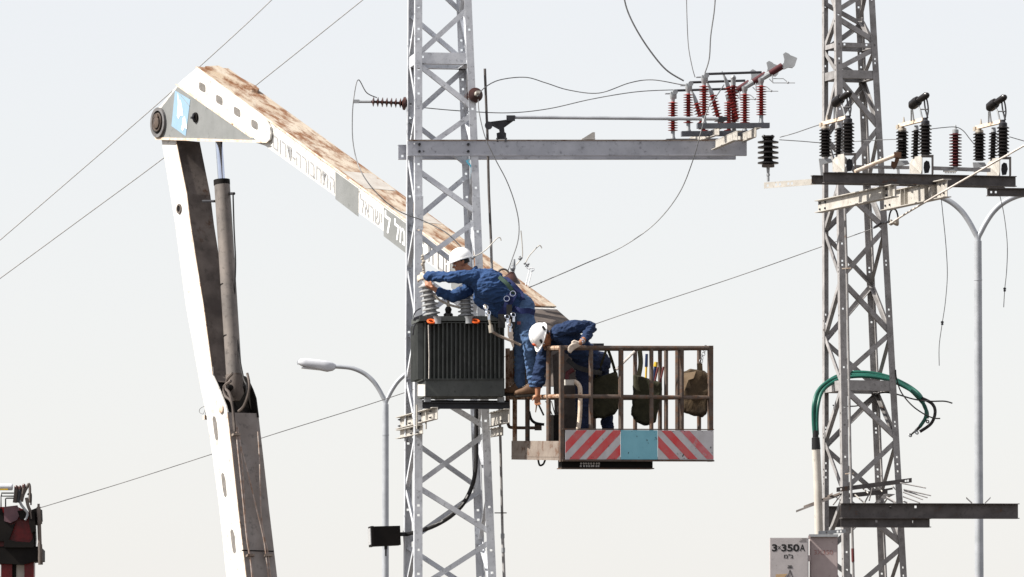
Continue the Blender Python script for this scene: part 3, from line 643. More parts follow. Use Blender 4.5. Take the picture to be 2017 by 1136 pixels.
for i in range(9): mb.ball(P(834+random.uniform(-3, 3), 548-i*5.5, -1.09+random.uniform(-.03, .03)), random.uniform(.014, .024), 6, 4)
obj('terminal', mb, brass, b1, 35)
b2_ = bushing(P(918, 624, -1.06), P(916, 572, -1.06), 16, tx)
mb = MB(); mb.tube([P(916, 572, -1.06), P(915, 552, -1.06)], [.03, .012], 8); obj('terminal', mb, fit, b2_, 35)
b3 = bushing(P(975, 624, -1.0), P(978, 572, -1.0), 16, tx)
mb = MB(); mb.lathe(P(883, 623, -1.0), Z, [(.06, 0), (.06, .03), (.035, .05), (.045, .09), (.03, .12)], 12); lv = obj('low_voltage_bushing', mb, porc_black, tx, 35)
mb = MB(); mb.lathe(P(883, 606, -1.0), Z, [(.022, 0), (.026, .05), (.018, .06), (.018, .1)], 10); mb.tube([P(883, 600, -1.0), P(883, 572, -1.0)], .012, 6); obj('terminal', mb, brass, lv, 35)
mb = MB(); mb.tube(pxpath([(852, 578, -1.12), (865, 590, -1.15), (885, 600, -1.15), (905, 605, -1.15)]), .016, 6); obj('jumper', mb, brass, tx, 35)
for px, py in ((848, 633.5), (935, 633)):
    mb = MB(); c0 = TP(px, py, -.07); mb.torus(c0, Vector((.1, -.5, .85)), .044, .014, 18, 8); obj('lifting_ring', mb, orange, tx, 35)
    mb = MB(); s_ = 1 if px < 900 else -1; mb.tube([c0+RT*(.05*s_), c0+RT*(.1*s_)+Z*.02], .016, 6); mb.lathe(c0+RT*(.08*s_)-Z*.03, Z, [(.045, 0), (.045, .06), (.06, .09)], 12); obj('ring_bracket', mb, fit, tx, 35)
mb = MB(); mb.tube([TP(843, 640, -.03), TP(844.5, 700, -.03), TP(844, 746, -.03)], .006, 5); obj('earth_wire', mb, wire_w, tx)
mb = MB(); mb.tube(pxpath([(829, 607, -1.3), (820, 612, -1.3), (815, 622, -1.3), (818, 632, -1.3)], 4), .008, 5); mb.tube(pxpath([(820, 636, -1.4), (815, 645, -1.4), (813, 660, -1.4)], 4), .01, 5); mb.bar(P(814, 629, -1.4), P(832, 622, -1.4), Vector((0, 1, 0)), Z, .05, .035); obj('bracket_wire', mb, dark, tx, 35)
# brown bushing beyond the lineman with its ring
t = thing('surge_arrester', 'reddish brown hooded arrester with a ring behind the lineman', 'arrester', P(1004, 568, -.6))
mb = MB(); ax = Vector((.2, 0, .98)); mb.lathe(P(1003, 566, -.6), ax, [(.05, 0), (.05, .06), (.13, .07), (.125, .09), (.06, .16), (.03, .2)], 16); obj('hood', mb, porc_brown, t, 35)
mb = MB(); mb.tube([P(1009, 536, -.6), P(1011, 525, -.6), P(1013, 510, -.6)], [.028, .03, .012], 8); mb.ball(P(1010, 528, -.63), .035, 8, 6); obj('terminal', mb, fit, t, 35)
mb = MB(); mb.torus(P(992, 541, -.6), Vector((.2, -.9, .2)), .075, .013); obj('ring', mb, boom_in, t, 35)

# ---- platform under the transformer
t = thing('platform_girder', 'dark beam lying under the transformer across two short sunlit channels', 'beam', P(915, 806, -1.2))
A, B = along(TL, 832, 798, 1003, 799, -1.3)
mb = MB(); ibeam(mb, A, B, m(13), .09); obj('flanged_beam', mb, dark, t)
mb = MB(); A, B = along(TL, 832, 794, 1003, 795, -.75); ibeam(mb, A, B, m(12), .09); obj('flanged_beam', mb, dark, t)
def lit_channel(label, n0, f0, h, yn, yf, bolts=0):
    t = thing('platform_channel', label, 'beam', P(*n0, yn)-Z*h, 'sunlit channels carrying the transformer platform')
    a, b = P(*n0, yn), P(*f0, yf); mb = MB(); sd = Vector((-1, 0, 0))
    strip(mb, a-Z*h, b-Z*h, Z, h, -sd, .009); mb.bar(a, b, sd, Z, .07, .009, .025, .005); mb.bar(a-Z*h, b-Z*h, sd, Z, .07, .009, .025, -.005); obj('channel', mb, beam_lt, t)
    for i in range(bolts):
        q = a.lerp(b, .12+.28*i)-Z*(h*.5)+sd*.012
        for dz in (.3, -.3):
            mb = MB(); mb.lathe(q+Z*(h*dz), sd, [(.017, 0), (.017, .014), (.009, .016), (.009, .035)], 6); obj('bolt', mb, dark, t)
    return t
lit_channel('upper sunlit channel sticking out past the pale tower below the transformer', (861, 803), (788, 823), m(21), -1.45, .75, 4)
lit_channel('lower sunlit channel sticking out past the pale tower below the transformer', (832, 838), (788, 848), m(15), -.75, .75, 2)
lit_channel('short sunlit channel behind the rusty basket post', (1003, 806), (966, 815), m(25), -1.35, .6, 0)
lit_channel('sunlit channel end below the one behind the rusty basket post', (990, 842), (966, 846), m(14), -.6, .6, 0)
for px in (821, 839):
    mb = MB(); mb.tube([P(px, 797, -.9), P(px, 845, -.9)], .012, 6); o = obj('clamp_bolt', mb, beam_lt); tag(o, 'thin bright clamp bolt gripping the sunlit channel, %s' % ('the one over the tower leg' if px < 830 else 'the one clear of the tower leg'), 'bolt', 'clamp bolts on the platform')

# ------------------------------------------------------------------ basket
yFL, yFR, yBL = -2.2, -1.4, -.72
K = thing('work_basket', 'rusty barred work basket with red and white striped panels and a teal panel', 'basket', P(1200, 921, -1.3))
cFLt, cFLb = P(1106, 685, yFL), P(1106, 906, yFL); cFRt, cFRb = P(1402, 685.5, yFR), P(1402, 906, yFR); cBLt, cBLb = P(1014, 687, yBL), P(1014, 904.5, yBL)
cBRt = cFRt+(cBLt-cFLt); cBRb = cFRb+(cBLb-cFLb)
uF = (cFRt-cFLt).normalized(); nF = uF.cross(Z); uS = (cBLt-cFLt).normalized(); nS = Z.cross(uS)
def post(px, front_, y_mat, r, nm='post', b_py=None):
    pass
def on_front(px, py): return plane_hit(px, py, cFLt, nF.normalized())
def on_side(px, py): return plane_hit(px, py, cFLt, nS.normalized())
def on_back(px, py): return plane_hit(px, py, cBLt, nF.normalized())
def on_right(px, py): return plane_hit(px, py, cFRt, nS.normalized())
def tb(name, a, b, r, mat, par=K, n=8):
    mb = MB(); mb.tube([a, b], r, n); return obj(name, mb, mat, par, 35)
RP = m(4.6)
mb = MB(); mb.bar(cFLt+Z*.03, cFLb-Z*.02, uF, nF.normalized(), .05, .05); obj('corner_post', mb, bask, K)
for px in (1164, 1223, 1283, 1343): tb('post', on_front(px, 687), on_front(px, 850), RP*(.9 if px != 1223 else 1.1), bask)
mb = MB(); mb.bar(cFRt+Z*.03, cFRb-Z*.02, uF, nF.normalized(), .058, .058, -.02); obj('corner_post', mb, bask, K)
for px, mt in ((1014, bask_lt), (1039, bask), (1080.5, bask)): tb('post', on_side(px, 686), on_side(px, 871), RP, mt)
for px in (1170, 1251, 1300): tb('post', on_back(px, 691), on_back(px, 900), RP*.9, bask)
for px in (1312, 1335, 1377): tb('post', on_right(px, 690), on_right(px, 900), RP*(1.15 if px == 1335 else .9), bask)
tb('rail', cFLt, cFRt, RP, bask); tb('rail', cFLt, cBLt, RP, bask_lt); tb('rail', cBLt, cBRt, RP*.8, bask); tb('rail', cFRt, cBRt, RP*.8, bask)
tb('rail', on_front(1106, 780), on_front(1402, 783), RP*.85, bask); tb('rail', on_side(1106, 780), on_side(1006, 783), RP*.9, bask_lt); tb('rail', on_right(1402, 783), on_right(1312, 784), RP*.7, bask); tb('rail', on_back(1014, 784), on_back(1312, 785), RP*.7, bask)
# panels of the front
def fpl(poly, o, th, mat, name, par=K, label=None):
    q = nF.normalized(); q = q if q.y < 0 else -q
    mb = MB(); mb.prism([on_front(a, b)+q*o for a, b in poly], q*th); return obj(name, mb, mat, par, label=label)
pw1 = fpl([(1111, 847), (1219.6, 847), (1219.6, 905), (1111, 905)], .034, .006, panel_w, 'striped_panel', label='panel with bold red stripes slanting up to the teal one')
pt_ = fpl([(1220.4, 847), (1292.6, 847.5), (1292.6, 905), (1220.4, 905)], .034, .006, panel_t, 'teal_panel')
pw2 = fpl([(1293.4, 847.5), (1403, 848), (1403, 906), (1293.4, 905)], .034, .006, panel_w, 'striped_panel', label='panel with fading red stripes slanting down from the teal one')
def clip(poly, x0, x1, y0, y1):
    def cl(p, ins, inter):
        o = []
        for i in range(len(p)):
            a, b = p[i-1], p[i]
            if ins(b):
                if not ins(a): o.append(inter(a, b))
                o.append(b)
            elif ins(a): o.append(inter(a, b))
        return o
    for ax, v, s in ((0, x0, 1), (0, x1, -1), (1, y0, 1), (1, y1, -1)):
        def ins(p, ax=ax, v=v, s=s): return (p[ax]-v)*s >= 0
        def inter(a, b, ax=ax, v=v):
            t = (v-a[ax])/(b[ax]-a[ax]); return (a[0]+(b[0]-a[0])*t, a[1]+(b[1]-a[1])*t)
        poly = cl(poly, ins, inter)
        if not poly: return []
    return poly
for x0, wd in ((1079, 20), (1117, 20), (1151, 20), (1190, 20)):     # rising stripes: bottom x0, top x0+50
    pl = clip([(x0, 906), (x0+wd, 906), (x0+wd+56, 846), (x0+56, 846)], 1111.5, 1219.3, 847.4, 904.6)
    if pl: fpl(pl, .041, .002, panel_r, 'stripe', pw1)
for x0, wd, mt in ((1261, 21, panel_r), (1298, 19, panel_r), (1335, 18, panel_r2)):          # falling stripes: top x0
    pl = clip([(x0, 846), (x0+wd, 846), (x0+wd+56, 906), (x0+56, 906)], 1293.8, 1402.6, 848.2, 904.6)
    if pl: fpl(pl, .041, .002, mt, 'stripe', pw2)
random.seed(21)
for k_ in range(26):
    x0 = random.uniform(1113, 1400); edge = random.random() < .55
    y0 = random.choice((849, 900, 902)) if edge else random.uniform(856, 896)
    if edge and x0 > 1380: x0 = random.uniform(1392, 1400)
    w_ = random.uniform(.5, 1.4); h_ = random.uniform(.8, 2.2) if edge else random.uniform(1.5, 6)
    a_ = random.uniform(-.5, .5); pl = [(x0, y0), (x0+w_, y0+h_*.2), (x0+w_*1.1+a_*h_, y0+h_), (x0+a_*h_-w_*.3, y0+h_*.8)]
    par = pw1 if x0 < 1219 else (pt_ if x0 < 1292 else pw2)
    if all(848.5 < q[1] < 904 and not 1217 < q[0] < 1223 and not 1290 < q[0] < 1296 for q in pl): fpl(pl, .0435, .001, dark, 'paint_chip', par)
fpl([(1105, 905.2), (1404, 906.2), (1404, 909), (1105, 908.5)], .0, .05, bask, 'bottom_rail'); fpl([(1105, 844), (1404, 845), (1404, 846.8), (1105, 846.2)], .0, .04, bask, 'panel_rail')
q = nS.normalized(); q = q if q.x < 0 else -q
mb = MB(); mb.prism([on_side(a, b)+q*.02 for a, b in ((1011.5, 868), (1104.5, 868.5), (1104.5, 906.5), (1011.5, 905))], q*.008); kp = obj('kick_plate', mb, kick, K)
mb = MB(); mb.prism([on_side(a, b)+q*.02 for a, b in ((1011.5, 898), (1104.5, 899), (1104.5, 900), (1011.5, 899))], q*.013); obj('fold', mb, kick, kp)
mb = MB(); mb.prism([cFLb+Z*.0, cFRb, cBRb, cBLb], Z*.03); obj('floor', mb, M('basket_floor', (.05,.04,.035), rough=.8), K)
mb = MB(); fz = nF.normalized(); fz = fz if fz.y > 0 else -fz
mb.prism([on_front(a, b)+fz*.1 for a, b in ((1113, 903), (1292, 903), (1292, 921), (1113, 921))], fz*.12); ub_ = obj('underframe', mb, jet_black, K)
mb = MB(); mb.prism([on_front(a, b)+fz*.08 for a, b in ((1111, 920.5), (1294, 921), (1294, 923), (1111, 922.5))], fz*.15); obj('underframe_lip', mb, bask, ub_)
for i in range(16):
    px = 1151+(i % 8)*5+random.uniform(-1, 1); py = 912+(i//8)*5
    mb = MB(); mb.lathe(on_front(px, py)+fz*.099, -fz, [(.014, 0), (.014, .003)], 6); obj('perforation', mb, panel_w, ub_)  # pale discs standing in for the perforations of the box
mb = MB(); mb.tube([P(1082, 700, -1.0), P(1082, 895, -1.0)], .02); obj('conduit', mb, fit, K)
mb = MB(); mb.prism([P(a, b, -.75) for a, b in ((1088, 700), (1104, 690), (1138, 690), (1138, 900), (1096, 900))], (0, .12, 0)); obj('boom_mount', mb, boom_in, K)
mb = MB(); mb.box(P(1094, 850, -1.5), uF, uS, Z, .13, .2, .42); obj('control_box', mb, jet_black, K)
for pl in ([(1075, 790, -1.6), (1085, 810, -1.5), (1092, 830, -1.5)], [(1086, 790, -1.4), (1092, 812, -1.5), (1097, 830, -1.5)], [(1100, 800, -1.4), (1098, 815, -1.5), (1092, 830, -1.5)]):
    mb = MB(); mb.tube(pxpath(pl, 5), .007, 5); obj('control_lead', mb, black, K)
mb = MB(); mb.tube(pxpath([(1042, 810, -1.0), (1046, 825, -1.0), (1055, 833, -1.0), (1072, 836, -1.0)], 5), .02, 6); obj('loop_hose', mb, black, K, 35)
mb = MB(); mb.tube(pxpath([(1060, 905, -1.3), (1063, 916, -1.3), (1070, 914, -1.3), (1074, 905, -1.3)], 5), .014, 6); obj('strap_loop', mb, black, K, 35)
mb = MB(); mb.tube([P(1000, 686, -.55), P(1000, 828, -.55)], RP, 8); sp = obj('step_post', mb, bask_lt, K, 35)
mb = MB(); mb.tube(pxpath([(1000, 826, -.55), (1002, 838, -.55), (1010, 842, -.6), (1055, 842.5, -.8)], 5), .02, 8); mb.box(P(1060, 841, -.8), RT, Vector((0, 1, 0)), Z, .09, .08, .08); obj('step_pipe', mb, bask, sp, 35)
mb = MB(); mb.prism([P(a, b, -.62) for a, b in ((1003, 690), (1013, 689), (1013, 755), (1007, 762), (1003, 758))], (0, .01, 0)); obj('bent_plate', mb, bask_lt, K)
mb = MB(); mb.tube(pxpath([(986, 829, -.6), (1000, 827, -.55)], 3), .012, 6); obj('step_bar', mb, bask, sp)
mb = MB(); mb.tube(pxpath([(1122, 752, -1.75), (1133, 752, -1.75), (1141, 760, -1.75), (1143, 775, -1.75), (1142, 820, -1.75), (1138, 850, -1.75)], 5), .028, 8); obj('flexible_hose', mb, cream, K, 35)
mb = MB(); mb.box(P(1120, 753, -1.78), uF, uS, Z, .12, .08, .07); obj('hose_socket', mb, beam_lt, K)
mb = MB(); mb.box(P(1176, 680, -.9), uF, uS, Z, .14, .12, .05); obj('top_box', mb, dark, K)

# ------------------------------------------------------------------ people
def capsule(mb, A, B, ra, rb, n=16):
    A, B = Vector(A), Vector(B); L = (B-A).length
    if L < 1e-5: mb.ball(A, ra); return
    pr = []
    for i in range(1, 6): a = math.pi/2*i/5; pr.append((ra*math.sin(a), -ra*math.cos(a)))
    for i in range(0, 5): a = math.pi/2*i/5; pr.append((rb*math.cos(a), L+rb*math.sin(a)))
    pr[0] = (max(pr[0][0], .001), pr[0][1]); mb.lathe(A, B-A, pr, n)
def seg_d(p, A, B, ra, rb):
    d = B-A; t = max(0, min(1, (p-A).dot(d)/max(d.dot(d), 1e-9))); return (p-(A+d*t)).length-(ra+(rb-ra)*t)
def body(parent, caps, mats, voxel=.0085, it=3, folds=None):
    """one continuous skin over tapered limbs; caps = [(A, B, ra, rb, material slot)]"""
    mb = MB()
    for A, B, ra, rb, k in caps: capsule(mb, A, B, ra, rb)
    base = org(parent); me = bpy.data.meshes.new('raw'); me.from_pydata([q-base for q in mb.v], [], mb.f)
    import bmesh
    bm = bmesh.new(); bm.from_mesh(me); bmesh.ops.recalc_face_normals(bm, faces=bm.faces); bm.to_mesh(me); bm.free()
    o = bpy.data.objects.new('raw', me); C.objects.link(o)
    md = o.modifiers.new('r', 'REMESH'); md.mode = 'VOXEL'; md.voxel_size = voxel
    sm = o.modifiers.new('s', 'SMOOTH'); sm.factor = .5; sm.iterations = it
    bpy.context.view_layer.update()
    nm = bpy.data.meshes.new_from_object(o.evaluated_get(bpy.context.evaluated_depsgraph_get()))
    bpy.data.objects.remove(o)
    b = bpy.data.objects.new('body', nm); C.objects.link(b); b.parent = parent
    nm.materials.clear()
    for q in mats: nm.materials.append(q)
    capl = [(A-base, B-base, ra, rb, k) for A, B, ra, rb, k in caps]
    vk = []
    for v in nm.vertices:
        best = min(((seg_d(v.co, A, B, ra, rb), k) for A, B, ra, rb, k in capl), key=lambda q: q[0]); vk.append(best[1])
    nrm = [v.normal.copy() for v in nm.vertices]
    for i, v in enumerate(nm.vertices):
        a = folds.get(vk[i], 0) if folds else 0
        if a:
            p = v.co
            f = noise.noise(Vector((p.x*5+p.z*9, p.y*7, p.z*12-p.x*4)))
            f2 = 1-abs(noise.noise(Vector((p.x*6+p.z*11, p.y*8+3, p.z*15-p.x*7))))*2.6
            f3 = 1-abs(noise.noise(Vector((p.x*14+p.z*26, p.y*18, p.z*34-p.x*18))))*3
            v.co = p + nrm[i]*(a*(f*.5+f2*.8+f3*.28))
    for p in nm.polygons:
        ks = [vk[i] for i in p.vertices]; p.material_index = max(set(ks), key=ks.count); p.use_smooth = True
    return b
def hand(caps, wr, palm_dir, side, nrm, k, L=.085, curl=.5, r=.0095, spread=.018):
    """palm and five bent fingers; palm_dir points to the fingers, side to the thumb, nrm out of the palm (fingers curl to it)"""
    palm_dir = palm_dir.normalized(); side = side.normalized(); nrm = nrm.normalized()
    pe = wr+palm_dir*L
    for s in (-1, -.33, .33, 1): caps.append((wr+side*(s*.016), pe+side*(s*.028), .017, .014, k))
    for i, ln in enumerate((.062, .078, .084, .074)):
        s = -1+i*.667; a = pe+side*(s*.031); d = palm_dir+side*(s*.12); c1 = curl*.6
        d1 = (d*math.cos(c1)+nrm*math.sin(c1)).normalized(); d2 = (d*math.cos(curl*1.5)+nrm*math.sin(curl*1.5)).normalized()
        b = a+d1*(ln*.5); c = b+d2*(ln*.5); caps.append((a, b, r*1.05, r, k)); caps.append((b, c, r, r*.85, k))
    a = wr+palm_dir*.02+side*.03; b = a+(palm_dir*.6+side*.75+nrm*.2).normalized()*.042; c = b+(palm_dir*.9+side*.25+nrm*.5).normalized()*.035
    caps.append((a, b, r*1.3, r*1.1, k)); caps.append((b, c, r*1.1, r*.9, k))
def helmet(parent, c, up, fwd, s=1.0):
    up = up.normalized(); fwd = (fwd-up*fwd.dot(up)).normalized(); sd = up.cross(fwd)
    def shell(th):
        vs = []; fs = []; n, k = 28, 9
        for i in range(k+1):
            a = math.pi/2*i/k
            for j in range(n):
                b = 2*math.pi*j/n; rr = math.cos(a)
                vs.append(c+fwd*(math.cos(b)*rr*(.148+th)*s)+sd*(math.sin(b)*rr*(.118+th)*s)+up*(math.sin(a)*(.135+th)*s))
        for i in range(k):
            for j in range(n): fs.append((i*n+j, i*n+(j+1) % n, (i+1)*n+(j+1) % n, (i+1)*n+j))
        return vs, fs
    mb = MB(); mb.add(*shell(0)); n = 28
    # brim: longer at the front
    vs = []
    for rr, dz in ((1.0, .0), (1.0, -.012)):
        for j in range(n):
            b = 2*math.pi*j/n; f = max(0, math.cos(b))**1.6; e = .012+.05*f
            vs.append(c+fwd*(math.cos(b)*(.146*s))+sd*(math.sin(b)*.116*s)+up*(dz))
            vs.append(c+fwd*(math.cos(b)*(.148*s+e))+sd*(math.sin(b)*(.118*s+.010))+up*(dz-.018*f))
    fs = []
    for j in range(n):
        a, b = 2*j, 2*((j+1) % n); o = 2*n
        fs += [(a, a+1, b+1, b), (o+a, o+b, o+b+1, o+a+1), (a+1, o+a+1, o+b+1, b+1), (a, b, o+b, o+a)]
    mb.add(vs, fs)
    h = obj('helmet', mb, helm, parent, 40)
    for s_ in (-.028, 0, .028):
        pts = []
        for i in range(9):
            a = R(25+130*i/8); pts.append(c+sd*s_+fwd*(math.cos(a)*.146*s*math.sqrt(1-(s_/.13)**2))+up*(math.sin(a)*.137*s*math.sqrt(1-(s_/.13)**2)))
        mb = MB(); mb.tube(pts, .0055, 6); obj('ridge', mb, helm, h, 40)
    return h, up, fwd, sd
def strap(name, parent, pts, mat, wd=.045, th=.008, nrm=None):
    pts = smooth_path(pts, 5); mb = MB()
    for a, b in zip(pts[:-1], pts[1:]):
        d = (b-a).normalized(); n_ = Vector((0, -1, 0)) if nrm is None else nrm; sd = d.cross(n_)
        sd = sd.normalized() if sd.length > .1 else perp(d)[0]; mb.bar(a-d*.002, b+d*.002, sd, d.cross(sd), wd, th)
    return obj(name, mb, mat, parent)
def boot(parent, ankle, toe_dir, up=Z, s=1.0, laces=True):
    f = toe_dir.normalized(); sd = up.cross(f).normalized(); mb = MB()
    secs = [(-.085, .040, .035, .075), (-.05, .044, .05, .16), (.0, .045, .05, .17), (.05, .046, .047, .125), (.10, .050, .047, .085), (.15, .052, .048, .072), (.185, .046, .045, .06), (.205, .03, .03, .04)]
    vs = []; n = 12
    for x, wd, _, h in secs:
        for j in range(n):
            a = 2*math.pi*j/n; vs.append(ankle+f*x*s+sd*(math.cos(a)*wd*s)+up*((-.078+h/2*(1+math.copysign(abs(math.sin(a))**.6, math.sin(a))))*s))
    k = len(secs); fs = [(i*n+j, i*n+(j+1) % n, (i+1)*n+(j+1) % n, (i+1)*n+j) for i in range(k-1) for j in range(n)] + [tuple(range(n)), tuple((k-1)*n+j for j in range(n))]
    mb.add(vs, fs); b = obj('boot', mb, boot_m, parent, 50)
    mb = MB(); pl = []
    for x, wd, _, h in secs: pl.append((x, wd+.004))
    poly = [ankle+f*x*s+sd*(wd*s)-up*(.098*s) for x, wd in pl]+[ankle+f*x*s-sd*(wd*s)-up*(.098*s) for x, wd in pl[::-1]]
    mb.prism(poly, up*(.024*s)); obj('sole', mb, sole_m, b)
    for i in range(4):
        mb = MB(); q = ankle+f*(.045+i*.018)*s+up*(.052-i*.013)*s; mb.tube([q-sd*.022, q+up*.006, q+sd*.022], .004, 5); obj('lace', mb, cream, b)
    return b
def head(caps, c, fwd, up, k, neck):
    fwd = fwd.normalized(); sd = up.cross(fwd).normalized()
    caps += [(c+up*.02+fwd*-.01, c+up*.02+fwd*.02, .088, .082, k), (c-up*.05+fwd*.035, c-up*.075+fwd*.05, .058, .042, k), (c-up*.02+fwd*.02, c-up*.05+fwd*.03, .07, .06, k),
             (c-up*.005+fwd*.092, c-up*.028+fwd*.108, .011, .016, k), (c-up*.055+fwd*.082+sd*-.02, c-up*.055+fwd*.082+sd*.02, .012, .012, k), (c+up*.012+fwd*.082+sd*-.035, c+up*.012+fwd*.082+sd*.035, .014, .014, k),
             (neck, c-up*.05-fwd*.02, .058, .055, k)]
    for s in (-1, 1): caps.append((c+sd*(s*.083)-up*.015-fwd*.01, c+sd*(s*.088)+up*.02-fwd*.02, .013, .017, k))
def eyes(parent, c, fwd, up):
    fwd = fwd.normalized(); sd = up.cross(fwd).normalized()
    for s in (-1, 1):
        mb = MB(); mb.ball(c+fwd*.083+sd*(s*.032)-up*.008, .012, 8, 6); e = obj('eye', mb, txt_white, parent, 40)
        mb = MB(); mb.ball(c+fwd*.0915+sd*(s*.032)-up*.008, .006, 6, 5); obj('iris', mb, hair_m, e, 40)
        mb = MB(); mb.tube([c+fwd*.089+sd*(s*.016)+up*.014, c+fwd*.09+sd*(s*.034)+up*.019, c+fwd*.08+sd*(s*.05)+up*.014], .006, 5); obj('eyebrow', mb, hair_m, parent)
def hair(parent, c, fwd, up, ext=1.0):
    fwd = fwd.normalized(); sd = up.cross(fwd).normalized(); mb = MB(); vs = []; fs = []; n, k = 20, 8
    for i in range(k+1):
        a = R(8+ (95*i/k))
        for j in range(n):
            b = 2*math.pi*j/n; lim = 1.0 if math.cos(b) < .2 else .62
            aa = a*lim; q = fwd*(math.sin(aa)*math.cos(b)*.104-.01)+sd*(math.sin(aa)*math.sin(b)*.097)+up*(math.cos(aa)*.112+.012)
            q *= 1+.035*noise.noise(q*60); vs.append(c+q)
    for i in range(k):
        for j in range(n): fs.append((i*n+j, i*n+(j+1) % n, (i+1)*n+(j+1) % n, (i+1)*n+j))
    fs.append(tuple(range(n))); mb.add(vs, fs); return obj('hair', mb, hair_m, parent, 60)

# ---- first lineman, leaning over the transformer
p1 = thing('person', 'lineman in blue shirt and jeans leaning over the transformer, arms stretched out', 'person', P(1036, 781, -1.15))
SH, JN, SK, GL = 0, 1, 2, 3
yT1 = -1.24
c = []
hN, hF = P(1034, 612, -1.36), P(1027, 612, -1.12)
for dy, off in ((-.13, 0), (0, -4), (.13, 0)):                       # torso as three side-by-side masses
    c += [(P(1008, 590+off/2, yT1+dy), P(962, 563+off, yT1+dy*1.15), .16, .195, SH), (P(962, 563+off, yT1+dy*1.15), P(938, 549+off, yT1+dy*1.2), .185, .115, SH)]
c += [(P(985, 604, yT1-.05), P(955, 584, yT1-.05), .14, .14, SH), (P(1022, 598, yT1-.1), P(1022, 598, yT1+.1), .14, .14, JN), (P(1030, 604, yT1-.1), P(1030, 604, yT1+.1), .14, .14, JN),
      (P(996, 606, yT1-.06), P(988, 622, yT1-.06), .085, .05, SH)]
sN, sF = P(934, 545, -1.44), P(930, 543, -1.04)
c += [(sN, P(891, 546, -1.50), .085, .070, SH), (P(891, 546, -1.50), P(850, 544, -1.36), .068, .055, SH), (P(855, 544, -1.37), P(844, 544, -1.34), .057, .052, SH), (P(846, 544, -1.34), P(838, 545, -1.30), .033, .03, GL)]
c += [(sF, P(920, 572, -1.10), .085, .08, SH), (P(920, 572, -1.12), P(892, 584, -1.2), .08, .068, SH), (P(892, 584, -1.2), P(866, 576, -1.22), .066, .052, SH), (P(864, 575, -1.22), P(852, 566, -1.2), .034, .03, SK)]
hand(c, P(838, 545, -1.30), Vector((-.9, .25, -.1)), Vector((0, .3, .9)), Vector((.3, .9, -.4)), GL, .07, .8, .0115)
hand(c, P(852, 566, -1.2), Vector((-.85, .2, .5)), Vector((.2, .4, .9)), Vector((.2, .9, .2)), SK, .07, .8)
kN, kF = P(1044, 690, -1.40), P(1026, 690, -1.04)
aN, aF = P(1052, 757, -1.30), P(1025, 755, -1.00)
c += [(hN, kN, .118, .082, JN), (kN, aN, .080, .072, JN), (hF, kF, .118, .082, JN), (kF, aF, .080, .070, JN)]
hc = P(908, 518, -1.2); up1 = Vector((-.25, -.10, .95)).normalized(); fw1 = Vector((-.93, -.12, -.28)); fw1 = (fw1-up1*fw1.dot(up1)).normalized()
head(c, hc, fw1, up1, SK, P(932, 540, -1.22))
bd1 = body(p1, c, [shirt, jeans, skin, glove_m], folds={SH: .016, JN: .012})
eyes(bd1, hc, fw1, up1); hair(p1, hc, fw1, up1)
h1, hu, hf, hs_ = helmet(p1, hc+up1*.058-fw1*.012, up1, fw1, 1.0)
mb = MB(); mb.torus(P(930, 538, -1.22), Vector((-.75, 0, .5)), .085, .026, 20, 8); obj('collar', mb, shirt, p1, 40)
mb = MB(); mb.torus(P(846, 544, -1.35), Vector((-1, .3, 0)), .046, .014, 18, 8); obj('cuff', mb, shirt, p1, 40)
mb = MB(); mb.torus(P(865, 575.5, -1.22), Vector((-1, .0, .3)), .046, .014, 18, 8); obj('cuff', mb, shirt, p1, 40)
boot(p1, aN+Vector((-.03, 0, -.045)), Vector((-1, .1, -.05)), s=1.08); boot(p1, aF+Vector((-.02, 0, -.045)), Vector((-1, .1, -.03)), s=1.08)
def PS(px, py, y): return P(px, py, y-.16)
strap('thigh_strap', p1, [PS(1010, 606, -1.45), PS(1025, 612, -1.5), PS(1042, 612, -1.48), PS(1053, 616, -1.35)], strap_b, .07)
strap('shoulder_strap', p1, [PS(983, 545, -1.36), PS(996, 556, -1.43), PS(1006, 568, -1.44), PS(1013, 580, -1.43)], strap_g, .05)
strap('back_strap', p1, [PS(996, 548, -1.2), PS(1010, 560, -1.28), PS(1024, 575, -1.3), PS(1030, 590, -1.36)], strap_b, .06)
strap('waist_belt', p1, [PS(1016, 568, -1.38), PS(1006, 588, -1.46), PS(996, 608, -1.46), PS(986, 622, -1.40)], strap_b, .10)
strap('hip_strap', p1, [PS(1002, 580, -1.46), PS(996, 605, -1.5), PS(1000, 630, -1.48)], strap_b, .05)
for px, py in ((998, 588), (1010, 578)):
    mb = MB(); mb.torus(PS(px, py, -1.49), Vector((0, -1, .2)), .034, .0055, 18, 6); obj('metal_ring', mb, chrome, p1, 40)
mb = MB(); mb.box(PS(1003, 614, -1.5), RT, Vector((0, 1, 0)), Z, .07, .05, .18); mb.box(PS(988, 632, -1.46), RT, Vector((0, 1, 0)), Z, .09, .07, .17); mb.box(PS(1010, 636, -1.5), RT, Vector((0, 1, 0)), Z, .05, .05, .14); obj('tool_pouch', mb, black, p1)
for px, py in ((999, 624), (1011, 620), (1004, 640), (962, 616), (957, 605)):
    mb = MB(); mb.torus(PS(px, py, -1.54), Vector((.5, -1, .2)), .03, .007, 12, 5); mb.box(PS(px+1, py+8, -1.54), RT, Vector((0, 1, 0)), Z, .03, .015, .07); obj('karabiner', mb, chrome, p1, 40)
mb = MB(); mb.box(PS(1022, 636, -1.5), RT, Vector((0, 1, 0)), Z, .045, .01, .04); obj('red_label', mb, tool_red, p1)
mb = MB(); mb.tube(pxpath([(955, 600, -1.55), (962, 622, -1.6), (966, 640, -1.6), (968, 652, -1.6)], 5), .016, 6); mb.tube(pxpath([(966, 640, -1.6), (968, 655, -1.6)], 3), .03, 8); ln_ = obj('lanyard', mb, brass, p1, 40)
